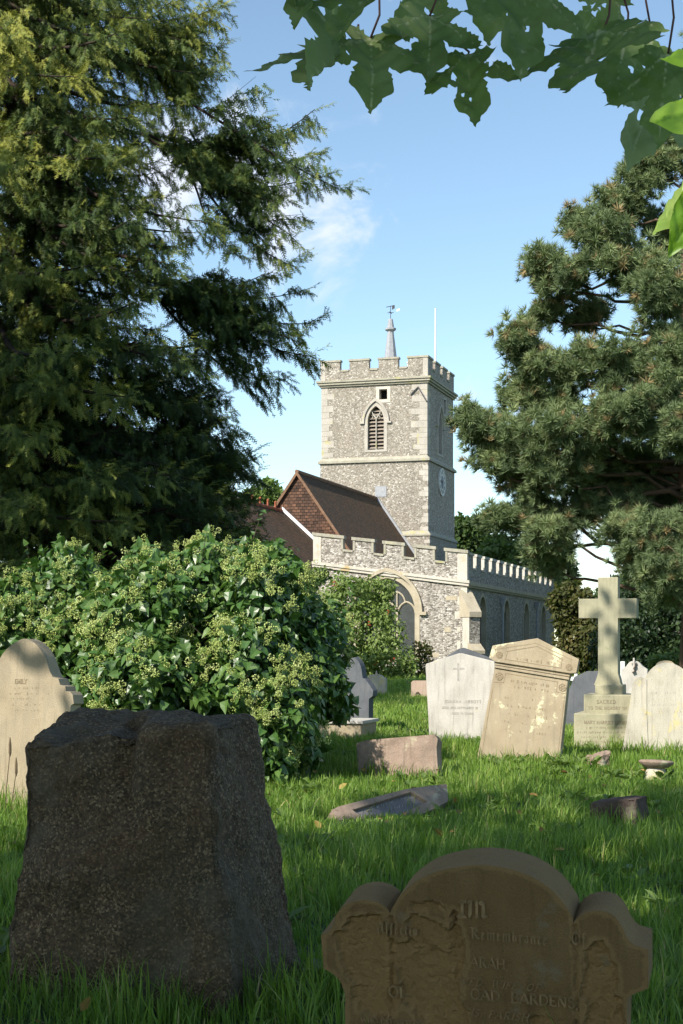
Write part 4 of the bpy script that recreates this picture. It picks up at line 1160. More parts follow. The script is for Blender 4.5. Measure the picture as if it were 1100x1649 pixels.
mb = MB(); groove(mb, Mx, [(1023, 1066), (1024, 1073), (1021, 1076), (1023, 1081), (1019, 1083)], 1.6, .06); flat(mb, 'carved_sprig', 'darkbrk', ch_)
d = 33
Mx = frame(1003, 0, d)
slab('grave_marker', Mx, [(999, 1120), (999, 1065), (1006, 1065), (1006, 1072), (1005, 1120)], .1, 'marble', 'little white square-topped post right of the tall cross shaft', 'grave marker', bev=.004)

# -- rough blocks
def rock(name, corners, cuts, amp, sc, m, label, cat, seed=0, groovefn=None, loc=None, smooth=True, pin=None):
    """eight corners (bottom ccw from front-left, then top) subdivided and roughened"""
    me = bpy.data.meshes.new(name); bm = bmesh.new()
    c = Vector((sum(p[0] for p in corners[:4]) / 4, sum(p[1] for p in corners[:4]) / 4, 0))
    vs_ = [bm.verts.new(Vector(p) - c) for p in corners]
    for f in [(0, 3, 2, 1), (4, 5, 6, 7), (0, 1, 5, 4), (1, 2, 6, 5), (2, 3, 7, 6), (3, 0, 4, 7)]: bm.faces.new([vs_[i] for i in f])
    bmesh.ops.bevel(bm, geom=bm.edges[:], offset=min(.02, amp * .7), segments=1, affect='EDGES')
    bmesh.ops.triangulate(bm, faces=bm.faces[:])
    for _ in range(9):
        L = max(e.calc_length() for e in bm.edges)
        if L < cuts: break
        bmesh.ops.subdivide_edges(bm, edges=[e for e in bm.edges if e.calc_length() > cuts], cuts=1)
        bmesh.ops.triangulate(bm, faces=bm.faces[:])
    bm.normal_update()
    co = [(v, v.normal.copy()) for v in bm.verts]
    for v, n in co:
        p = v.co
        h = amp * (noise.fractal(p * sc + Vector((seed, 0, 0)), .75, 2.0, 6) + .45 * noise.turbulence(p * sc * .7 + Vector((seed, 5, 0)), 3, False) - .25)
        h += amp * .16 * noise.fractal(p * sc * 9 + Vector((seed, 0, 2)), .6, 2.1, 3)
        if groovefn: h += groovefn(p)
        v.co = p + n * h
    bm.to_mesh(me); bm.free()
    if smooth: me.polygons.foreach_set('use_smooth', [True] * len(me.polygons))
    o = link(name, me, M[m]); o.location = c
    return tag(o, label, cat)
def granite():
    m, t = mat('dark_granite')
    v = objvec(t)
    a = nd(t, 'ShaderNodeTexVoronoi', {'Vector': v, 'Scale': 130, 'Randomness': 1})
    r = nd(t, 'ShaderNodeSeparateColor', {'Color': a.outputs['Color']}).outputs[0]
    col = ramp(t, r, [(0, (.032, .023, .013)), (.45, (.082, .058, .033)), (.8, (.148, .104, .058)), (1, (.30, .23, .14))])
    n = noisef(t, v, 3.5, 6, .65)
    col = mixc(t, maprange(t, n, .35, .7, 0, .6), col, (.105, .066, .034))
    n2 = noisef(t, v, 9, 5, .7)
    col = mixc(t, maprange(t, n2, .5, .7, 0, .35), col, (.03, .036, .022))
    n4 = noisef(t, v, 2.1, 7, .72)
    col = mixc(t, maprange(t, n4, .52, .64, 0, .6), col, (.125, .11, .078))
    n5 = noisef(t, objvec(t, (1, 1, .6)), 1.6, 5, .6)
    col = mixc(t, maprange(t, n5, .5, .66, 0, .4), col, (.045, .05, .026))
    pt_ = nd(t, 'ShaderNodeNewGeometry').outputs['Pointiness']
    col = mixc(t, maprange(t, pt_, .52, .6, 0, .5), col, (.20, .16, .115))
    n3 = noisef(t, v, 60, 5, .7); hb = nd(t, 'ShaderNodeMath', {0: n3, 1: n2}, operation='ADD').outputs[0]
    return finish(t, m, col, .8, hb, .9, .02, .3)
M['granite'] = granite()
def W(px, py, d):
    p = P(px, py, d); return (p.x, p.y, p.z)
def Wg(px, d): return ((px - CX) / F * d, d, -.12)
fl, fr_ = Wg(-6, 5.75), Wg(378, 5.35)
br_, bl_ = Wg(503, 6.2), Wg(70, 6.6)
tfl, tfr = W(34, 1196, 5.85), W(336, 1164, 5.6)
tbr, tbl = W(402, 1150, 6.25), W(146, 1142, 6.5)
def rock_groove(p):
    x = p.x + .02 * math.sin(p.z * 9)
    g = -.05 * math.exp(-((x + .02) / .035) ** 2) * max(0, min(1, (p.z - .62) / .2)) if p.y < .0 else 0
    g += .03 * math.exp(-((p.z - 1.0) / .08) ** 2 - ((p.x - .1) / .25) ** 2)
    return g
rock('boulder', [fl, fr_, br_, bl_, tfl, tfr, tbr, tbl], .03, .042, 2.6, 'granite', 'big dark rough-hewn granite boulder standing in the shaded foreground grass', 'boulder', 3.3, rock_groove)
# fallen block in the sun
Mx = frame(640, 0, 15.3, lean=12, roll=-4)
slab('stone_block', Mx, [(574, 1197), (590, 1192), (700, 1182.5), (705, 1190), (703, 1204), (707, 1275), (580, 1275)], .2, 'redst', 'long reddish fallen block lying in the grass, dappled by ivy shadow', 'stone block', res=.03, disp=roughen(.012, 5, 2), bev=.012)
# fallen slab with sunken panel
d = 11.9
Mx = Matrix.Translation((0, 0, .07)) @ frame(628, 0, d, yaw=30, lean=46)
ol = trace(Mx, [(534, 1304), (546, 1298), (655, 1270), (690, 1265), (720, 1262), (722, 1290), (700, 1302), (604, 1345), (556, 1336)])
pn = ccw(trace(Mx, [(568, 1304), (662, 1275), (688, 1290), (604, 1331)]))
V, T = plate(ccw(ol), [pn], thick=.035)
fsl = link('fallen_slab', npmesh('fallen_slab', V, T), M['redst']); fsl.matrix_world = Mx; bevel(fsl, .006)
tag(fsl, 'fallen headstone with a sunken grey panel tilted out of the grass', 'headstone')
V, T = plate(ccw(ol), thick=.11, y0=.036); link('slab_body', npmesh('slab_body', V, T), M['redst'], fsl)
V, T = plate(pn, thick=.004, y0=.0315); p_ = link('panel', npmesh('panel', V, T), M['panel'], fsl)
mb = MB()
for k in range(3): worn_line(mb, Mx, 600 + k * 9, 655 + k * 3, 1301 + k * 8, 5, rs, -.33, -.030, .6)
flat(mb, 'worn_inscription', 'letter_pale', fsl)
def blk(cx_, d, w, dep, h, yaw):
    x = (cx_ - CX) / F * d; c, s = math.cos(R(yaw)), math.sin(R(yaw)); out = []
    for z in (-.1, h):
        for a, b in ((-w / 2, -dep / 2), (w / 2, -dep / 2), (w / 2, dep / 2), (-w / 2, dep / 2)):
            out.append((x + a * c - b * s, d + a * s + b * c, z + (0 if z < 0 else .05 * a / w)))
    return out
rock('broken_stone', blk(997, 11.3, .36, .3, .19, -28), .025, .014, 7, 'darkbrk', 'dark broken stump of stone low in the right-hand grass', 'stone', 8.1)
rock('round_stone', blk(964, 17.0, .24, .2, .13, 12), .02, .03, 6, 'redst', 'small rounded pale stone in the grass below the cross', 'stone', 5.2)
x_, y_ = (1056 - CX) / F * 15.1, 15.1
st = empty('stone_bowl', (x_, y_, .035), (R(-4), R(3), 0)); tag(st, 'mushroom shaped stone with a flat dark cap in the sunny grass', 'stone')
mb = MB(); mb.lathe([(.13, -.1), (.10, .03), (.085, .075)], n=18); o = mb.build('stem', M['whitest2'], st, True)
mb = MB(); mb.lathe([(.07, .07), (.12, .085), (.168, .125), (.17, .14), (.15, .152), (.05, .158)], n=24); o = mb.build('cap', M['redst'], st, True)

# ------------------------------------------------------------------ foliage helpers
def rng(s): return np.random.default_rng(s)
def unit(a): return a / np.maximum(np.linalg.norm(a, axis=-1, keepdims=True), 1e-9)
def basis(ydir, ndir):
    """frames whose y axis is ydir and whose z axis is as near ndir as can be"""
    y = unit(ydir); x = unit(np.cross(y, ndir)); z = np.cross(x, y)
    return np.stack([x, y, z], -1)
def scatter(name, tmpl, B, pos, size, tint, m, parent=None, smooth=False, vt=None):
    TV, TT = np.asarray(tmpl[0], float), np.asarray(tmpl[1], int); k = len(TV); n = len(pos)
    V = np.einsum('nij,kj->nki', B, TV) * np.asarray(size).reshape(-1, 1, 1) + pos[:, None, :]
    T = TT[None] + (np.arange(n) * k)[:, None, None]
    tv = np.repeat(np.asarray(tint), k) + (np.tile(np.asarray(vt), n) if vt is not None else 0)
    return link(name, npmesh(name, V.reshape(-1, 3), T.reshape(-1, 3), tint=np.clip(tv, 0, 1), smooth=smooth), m, parent)
def merge_scatter(parts, name, m, parent=None, smooth=False):
    Vs, Ts, ts, o = [], [], [], 0
    for (TV, TT), B, pos, size, tint in parts:
        TV, TT = np.asarray(TV, float), np.asarray(TT, int); k = len(TV); n = len(pos)
        V = np.einsum('nij,kj->nki', B, TV) * np.asarray(size).reshape(-1, 1, 1) + pos[:, None, :]
        Vs.append(V.reshape(-1, 3)); Ts.append((TT[None] + (np.arange(n) * k)[:, None, None]).reshape(-1, 3) + o); ts.append(np.repeat(tint, k)); o += n * k
    return link(name, npmesh(name, np.concatenate(Vs), np.concatenate(Ts), tint=np.clip(np.concatenate(ts), 0, 1), smooth=smooth), m, parent)
LEAF = ([(0, 0, 0), (-.3, .3, .05), (.3, .3, .05), (0, .35, -.02), (-.22, .7, .02), (.22, .7, .02), (0, 1, -.1)], [(0, 3, 1), (0, 2, 3), (1, 3, 4), (3, 2, 5), (4, 3, 6), (3, 5, 6)])
IVY = ([(0, 0, 0), (-.42, .02, .06), (.42, .02, .06), (-.36, .38, .07), (.36, .38, .07), (0, .42, -.03), (0, 1, -.1)], [(0, 5, 1), (0, 2, 5), (1, 5, 3), (2, 4, 5), (3, 5, 6), (5, 4, 6)])
def tuft(n, r, w, spread, seed, up=.5):
    g = rng(seed); V, T = [], []
    for i in range(n):
        a = g.uniform(0, 2 * np.pi); e = g.uniform(-.25, 1) * spread + (1 - spread)
        dv = np.array([np.cos(a) * (1 - e * e * .8), e + up * .3, np.sin(a) * (1 - e * e * .8)]); dv /= np.linalg.norm(dv)
        sd = np.cross(dv, g.normal(size=3)); sd /= np.linalg.norm(sd); L = r * g.uniform(.75, 1.1); b = len(V)
        o = dv * r * .1
        V += [o - sd * w, o + sd * w, dv * L]; T.append((b, b + 1, b + 2))
    return V, T
def tassel(n, w, seed):
    """hanging conifer shoot one unit long, needles in two ranks"""
    g = rng(seed); V, T = [], []
    for i in range(n):
        t = i / n; s = 1 if i % 2 else -1
        L = .3 * (1 - .6 * t) * g.uniform(.8, 1.2); b = len(V); z = g.uniform(-.12, .12)
        V += [(0, t - w, 0), (0, t + w * 1.4, 0), (s * L, t + L * .8, z)]; T.append((b, b + 1, b + 2))
    b = len(V); V += [(-.03, 0, 0), (.03, 0, 0), (0, 1.1, 0)]; T.append((b, b + 1, b + 2))
    return V, T
def blob_points(blobs, n, g, shell=(.75, 1.05), cull=.72):
    """points in the shells of ellipsoids (cx,cy,cz,rx,ry,rz); returns points, outward normals"""
    Bl = np.array(blobs, float); vol = (Bl[:, 3] * Bl[:, 5] + Bl[:, 3] * Bl[:, 4] + Bl[:, 4] * Bl[:, 5]); pr = vol / vol.sum()
    idx = g.choice(len(Bl), n, p=pr); dv = unit(g.normal(size=(n, 3))); r = g.uniform(*shell, size=(n, 1))
    # lumpy surface
    p = Bl[idx, :3] + dv * Bl[idx, 3:] * r; nr = unit(dv / Bl[idx, 3:])
    keep = np.ones(n, bool)
    for i, b in enumerate(Bl):
        q = (((p - b[:3]) / b[3:]) ** 2).sum(1); keep &= ~((q < cull ** 2) & (idx != i))
    keep &= p[:, 2] > .02
    return p[keep], nr[keep], idx[keep]
def jit(a, g, s): return unit(a + g.normal(size=a.shape) * s)
def leaf_cloud(name, blobs, n, size, m, parent, seed, tmpl=LEAF, shell=(.7, 1.06), droop=.4, up=.35, sv=.3, cull=.72, base=.5, tv=.25):
    g = rng(seed); p, nr, ix = blob_points(blobs, n, g, shell, cull)
    nn = jit(nr + np.array([0, 0, up]), g, .45); yd = jit(nr * .6 + np.array([0, 0, -droop]), g, .6)
    cl = np.array([noise.noise(Vector(q * 1.6)) for q in p])
    tint = base + tv * cl + g.normal(size=len(p)) * .12
    return scatter(name, tmpl, basis(yd, nn), p, size * (1 + g.uniform(-sv, sv, len(p))), tint, m, parent)
def limb(mb, a, b, r0, r1, sag=0, n=5, wob=.05, g=None):
    a, b = Vector(a), Vector(b); pts = []
    L = (b - a).length
    for i in range(n + 1):
        t = i / n; p = a.lerp(b, t); p.z += sag * math.sin(math.pi * t)
        if g is not None and 0 < i < n: p += Vector(g.normal(size=3)) * wob * L * .5
        pts.append(p)
    mb.tube(pts, [r0 + (r1 - r0) * i / n for i in range(n + 1)], 7)
    return pts

# ------------------------------------------------------------------ ivy mound
M['ivy'] = leafmat('ivy_leaves', [(0, (.018, .048, .012)), (.5, (.060, .135, .026)), (1, (.15, .23, .055))], .22, .4, .6, (.10, .22, .02))
M['umbel'] = leafmat('ivy_flowers', [(0, (.26, .33, .08)), (.5, (.45, .53, .17)), (1, (.62, .68, .30))], .15, .8, .2, (.4, .4, .08))
M['stem'] = bark('ivy_stems', (.03, .024, .016), (.08, .062, .042))
def ivb(px, py, d, rx, ry, rz):
    c = P(px, py, d); return (c.x, c.y, max(c.z, .25), .84 * rx * d / F, .85 * ry, .84 * rz * d / F)
ivy_blobs = [ivb(330, 960, 15.6, 130, 1.2, 80), ivb(240, 990, 15.2, 110, 1.1, 95), ivb(420, 985, 15.2, 95, 1.2, 92), ivb(490, 1040, 15.6, 70, 1.2, 90), ivb(514, 1092, 15.4, 44, .9, 58),
    ivb(400, 1090, 14.4, 110, .9, 110), ivb(450, 1150, 14.3, 80, .8, 100), ivb(250, 1090, 14.3, 110, .8, 90), ivb(435, 1215, 14.2, 45, .6, 75), ivb(340, 905, 15.9, 75, .8, 38), ivb(240, 915, 15.9, 45, .7, 30),
    ivb(418, 905, 15.8, 52, .7, 36), ivb(280, 1180, 14.6, 160, .8, 110), ivb(486, 1115, 14.9, 50, .8, 60), ivb(380, 1000, 17.6, 170, 1.5, 90), ivb(170, 1080, 14.9, 60, .6, 90), ivb(536, 1120, 15.2, 24, .5, 34)]
left_blobs = [ivb(100, 960, 17.0, 70, 1.0, 62), ivb(20, 990, 17.0, 70, 1.1, 68), ivb(150, 1000, 16.6, 70, 1.0, 85), ivb(60, 1060, 16.6, 110, 1.0, 110), ivb(-70, 1030, 17.2, 100, 1.2, 95), ivb(100, 1160, 16.5, 160, 1.1, 110), ivb(110, 910, 17.2, 38, .7, 24), ivb(38, 945, 17.2, 35, .6, 28)]
def ivy_mound(name, blobs, n, label, seed):
    root = empty(name, (blobs[0][0], blobs[0][1], 0)); tag(root, label, 'ivy')
    off = np.array(root.location)
    bl_ = [(b[0] - off[0], b[1] - off[1], b[2], *b[3:]) for b in blobs]
    g = rng(seed); core = list(bl_)
    for b in core:
        for q in range(8):
            dv = unit(g.normal(size=3)); s = g.uniform(.14, .40); bl_.append((b[0] + dv[0] * b[3] * 1.02, b[1] + dv[1] * b[4] * 1.0, max(.2, b[2] + dv[2] * b[5] * 1.02), max(b[3] * s, .12), max(b[4] * s, .12), max(b[5] * s, .12)))
    mb = MB()
    for b in core:
        limb(mb, (g.normal() * .12, g.normal() * .12, -.05), b[:3], .05, .015, .1, 5, .05, g)
    mb.build('stem', M['stem'], root, True)
    leaf_cloud('leaves', bl_, n, .088, M['ivy'], root, seed, IVY, (.6, 1.14), .8, .25, .5, .62)
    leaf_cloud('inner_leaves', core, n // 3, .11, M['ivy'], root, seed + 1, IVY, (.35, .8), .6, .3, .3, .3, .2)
    # stray shoots standing out of the mound
    g = rng(seed + 7); p, nr, ix = blob_points(bl_, 90, g, (1.0, 1.05), .95); sp_, sy_ = [], []
    wood = MB()
    for a, nn in zip(p, nr):
        if nn[2] < -.1: continue
        dv = unit(nn + np.array([0, 0, .5]) + g.normal(size=3) * .35); L_ = g.uniform(.16, .42); wood.tube([a, a + dv * L_], [.005, .002], 4, cap=False)
        for t_ in np.linspace(.2, 1, 6): sp_.append(a + dv * L_ * t_); sy_.append(unit(dv * .5 + g.normal(size=3) * .7 + np.array([0, 0, -.3])))
    wood.build('shoot', M['stem'], root)
    sp_, sy_ = np.array(sp_), np.array(sy_)
    scatter('shoot_leaves', IVY, basis(sy_, jit(np.tile([[0, -.3, 1.]], (len(sp_), 1)), g, .5)), sp_, g.uniform(.05, .09, len(sp_)), .62 + g.normal(size=len(sp_)) * .15, M['ivy'], root)
    # flower heads: balls of tiny florets on short stalks
    g = rng(seed + 2); p, nr, ix = blob_points(bl_, n // 5, g, (1.0, 1.16), .95)
    k = (nr[:, 2] > -.5); p, nr = p[k], nr[k]
    # flowers come in sprays
    cl = np.array([noise.noise(Vector(q * 2.2 + off * .3)) for q in p]); k = cl > .06; p, nr = p[k], nr[k]
    rep = 4; p = np.repeat(p, rep, 0) + g.normal(size=(len(p) * rep, 3)) * .045; nr = np.repeat(nr, rep, 0)
    V, T = [], []
    gg = rng(5)
    for q in range(26):
        dv = unit(gg.normal(size=3)); s = np.cross(dv, gg.normal(size=3)); s = unit(s); u = np.cross(dv, s); b = len(V)
        V += [dv * .8 + s * .22, dv * .8 - s * .11 + u * .19, dv * .8 - s * .11 - u * .19, dv * 1.1]; T += [(b, b + 1, b + 3), (b + 1, b + 2, b + 3), (b + 2, b, b + 3)]
    scatter('flower_heads', (V, T), basis(jit(nr, g, .3), jit(nr, g, 1)), p, g.uniform(.022, .042, len(p)), .5 + g.normal(size=len(p)) * .22, M['umbel'], root)
    return root
ivy_blobs = [(b[0] * 1.035, b[1] + .55, b[2], *b[3:]) for b in ivy_blobs]
ivy_mound('ivy_mound', ivy_blobs, 21000, 'big glossy ivy mound in flower behind the dark boulder', 21)
ivy_mound('ivy_mound', left_blobs, 11500, 'flowering ivy mound at the left edge behind the buff ogee headstone', 31)

# ------------------------------------------------------------------ left conifer
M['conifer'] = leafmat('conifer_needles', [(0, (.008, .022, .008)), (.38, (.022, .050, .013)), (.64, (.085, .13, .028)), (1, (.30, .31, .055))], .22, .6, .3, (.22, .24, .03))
M['conbark'] = bark('conifer_bark', (.018, .013, .010), (.05, .036, .026))
def conifer():
    D = 40.0; g = rng(77)
    base = P(-60, 0, D); bx_, by_ = base.x, D
    root = empty('conifer_tree', (bx_, by_, 0)); tag(root, 'tall dark conifer with drooping sprays filling the left of the view', 'tree')
    mb = MB(); mb.tube([(0, 0, -.2), (.05, 0, 3), (-.05, .1, 9), (.1, 0, 15), (0, 0, 23)], [.62, .5, .38, .22, .04], 12); mb.build('trunk', M['conbark'], root, True)
    def rel(px, py, d): p = P(px, py, d); return np.array([p.x - bx_, p.y - by_, p.z])
    limbs = []
    # limbs whose tips the photograph shows (pixel tip, how far in front, start height pixel)
    for tip, dd, sy in [
            ((350, 18), 0, -90), ((352, 75), 1, -40), ((330, 120), -1.5, 0), ((290, -10), -1, -120), ((240, 30), -3, -60), ((410, 845), 0, 720), ((390, 880), -3, 760), ((340, 640), 2, 500), ((300, 560), -4, 430), ((350, 790), -5, 690), ((215, 640), -7, 540), ((230, 480), -6, 380), ((65, 700), -8, 600), ((70, 620), -8, 520), ((300, 400), -5, 280), ((150, 420), -7, 300), ((200, 250), -6, 120), ((120, 120), -6, 0), ((180, 60), -5, -60), ((20, 60), -7, -60), ((40, 820), -8, 700), ((200, 840), -7, 700), ((120, 560), -8, 440), ((280, 320), -4, 200), ((330, 700), -4, 560), ((260, 760), -6, 640), ((30, 250), -8, 130), ((380, 540), 3, 420), ((300, 240), 2, 100), ((300, 170), -3, 40), ((360, 830), 3, 700), ((180, 760), -8, 650), ((130, 880), -8, 780), ((280, 880), -6, 790)]:
        limbs.append((rel(-60, sy, D), rel(*tip, D + dd), 3 if dd <= -6 else 1))
    # great boughs that fork into the ragged ends seen against the sky
    for node, dd, tips in (((300, 225), 0, [(555, 310), (512, 172), (522, 282), (480, 432), (440, 215), (455, 330), (410, 190), (420, 380), (505, 250), (390, 420), (470, 380), (370, 300)]),
            ((270, 470), -.5, [(506, 520), (502, 575), (486, 470), (455, 612), (420, 555), (400, 480), (430, 440), (395, 600), (360, 520), (470, 545), (440, 500)]),
            ((240, 610), -1, [(342, 600), (352, 640), (356, 678), (300, 650), (320, 570), (330, 700)]), ((250, 690), 0, [(406, 728), (402, 770), (372, 750), (345, 730), (380, 800), (330, 770), (396, 745)]),
            ((190, 70), 0, [(352, 12), (354, 75), (335, 130), (300, 40), (310, 160), (340, 100), (280, 0)])):
        n0 = rel(*node, D + dd); limbs.append((rel(-60, node[1] - 110, D), n0, 2))
        for tp in tips: limbs.append((n0 + np.array([g.normal() * .5, g.normal() * .5, g.normal() * .3]), rel(*tp, D + dd + g.normal() * 1.1), 1))
    sil_y = [-150, 0, 80, 130, 200, 310, 430, 520, 600, 640, 720, 780, 860, 940]
    sil_x = [250, 310, 310, 310, 330, 340, 350, 360, 350, 310, 330, 345, 385, 370]
    for tip in [(410, 850), (396, 868), (380, 842), (360, 872), (338, 858), (315, 880), (370, 815), (345, 822), (300, 845), (385, 800), (330, 790), (290, 810), (265, 870), (250, 830), (360, 770), (320, 760), (395, 822), (405, 795)]:
        for rep_ in range(2): limbs.append((rel(-60, tip[1] - g.uniform(60, 200), D), rel(tip[0] - rep_ * 30, tip[1] + g.normal() * 8, D + g.uniform(-5, 3)), 1))
    for i in range(120):
        py = g.uniform(-150, 900)
        if py < 330 and g.random() < .45: continue
        px = np.interp(py, sil_y, sil_x) * g.uniform(.35, .97); dd = g.uniform(-8, 4) * (1 - .4 * px / 500)
        limbs.append((rel(-60, py - g.uniform(20, 240) * (.5 + px / 500), D), rel(px, py, D + dd), 1))
    for i in range(46):
        h = g.uniform(1.5, 21); a = g.uniform(0, 2 * np.pi); rad = np.interp(h, [0, 3, 8, 14, 18, 23], [6.5, 7.2, 8.2, 8.2, 6.5, 1]) * g.uniform(.6, .95)
        if math.cos(a) > .3: rad *= .75
        if math.sin(a) > .2: rad *= .75
        if math.cos(a) < -.1 and h > 8: rad *= .45
        limbs.append((np.array([0, 0, h + 1.2]), np.array([math.cos(a) * rad, math.sin(a) * rad, h]), 0))
    wood = MB(); P0, Y0, N0, S0, C0 = [], [], [], [], []
    for a, b, shown in limbs:
        L = np.linalg.norm(b - a); h = b - a; hh = unit(np.array([h[0], h[1], 0])); side = np.array([-hh[1], hh[0], 0])
        dpt = b[1]; bow = g.uniform(.1, 1.3); swing = g.normal() * .25
        def pt(t):
            p = a + h * t; p = p.copy(); p[2] += -bow * math.sin(math.pi * min(t, 1)) * L / 8; p = p + side * swing * math.sin(2.2 * math.pi * t) * L / 8; return p
        wood.tube([pt(t) for t in np.linspace(0, .97, 9)], [max(.010, (.11 if shown != 1 or L > 6 else .05) * L / 8 * (1 - t) + .010) for t in np.linspace(0, 1, 9)], 5)
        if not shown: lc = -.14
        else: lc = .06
        for t in np.arange(.2 if L > 5 else .04, 1.0, .024 * 8 / max(L, 4)):
            o = pt(t); s = 1 if g.random() < .5 else -1
            tl = (1.25 * (1 - t) + .6) * g.uniform(.35, 1.2)
            dirn = unit(side * s * g.uniform(.3, 1.0) + hh * g.uniform(.5, 1.1) + np.array([0, 0, g.uniform(-.8, .7)]))
            if g.random() < .3: wood.tube([o, o + dirn * tl * .9 + np.array([0, 0, -.1])], [.012, .004], 4, cap=False)
            for u in np.arange(.08, 1.01, .115 / max(tl, .2)):
                q = o + dirn * tl * u + np.array([0, 0, -.22 * tl * u * u])
                for rep in range(2):
                    P0.append(q + g.normal(size=3) * .03)
                    dn = g.uniform(.35, 1.25) * (1.0 if t < .9 else .5)
                    Y0.append(dirn * g.uniform(.35, .9) + np.array([0, 0, -dn]) + g.normal(size=3) * .28)
                    N0.append(g.normal(size=3) + np.array([0, -.8, .4])); S0.append(g.uniform(.24, .46) * (.75 + .25 * (1 - t)))
                    C0.append(.27 + lc + (.26 if shown == 3 else -.11 * min(1, max(0, (10.5 - q[2]) / 3))) + .34 * u * (.35 + .65 * t) + .14 * noise.noise(Vector(q * .5)) + .1 * g.normal() + (.022 * (q[2] - 9)))  # front sprays tinted as if sunlit, lower crown tinted darker for its shade
        # upright tip
        tipd = unit(hh + np.array([0, 0, .45]))
        for u in np.linspace(0, .55, 7):
            for s in (-1, 1):
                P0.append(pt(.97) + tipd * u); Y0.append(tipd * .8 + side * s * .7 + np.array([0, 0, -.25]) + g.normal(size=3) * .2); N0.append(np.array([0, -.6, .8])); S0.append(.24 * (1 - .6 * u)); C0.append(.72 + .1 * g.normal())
    wood.build('branches', M['conbark'], root, True)
    P0, Y0, N0 = np.array(P0), np.array(Y0), np.array(N0)
    kk = P0[:, 2] > .3; P0, Y0, N0, S0, C0 = P0[kk], Y0[kk], N0[kk], np.array(S0)[kk], np.array(C0)[kk]
    print('conifer shoots', len(P0))
    h = len(P0) // 2
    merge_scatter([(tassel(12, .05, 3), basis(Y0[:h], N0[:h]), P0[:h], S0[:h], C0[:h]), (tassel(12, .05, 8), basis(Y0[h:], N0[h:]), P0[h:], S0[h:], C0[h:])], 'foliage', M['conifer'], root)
conifer()

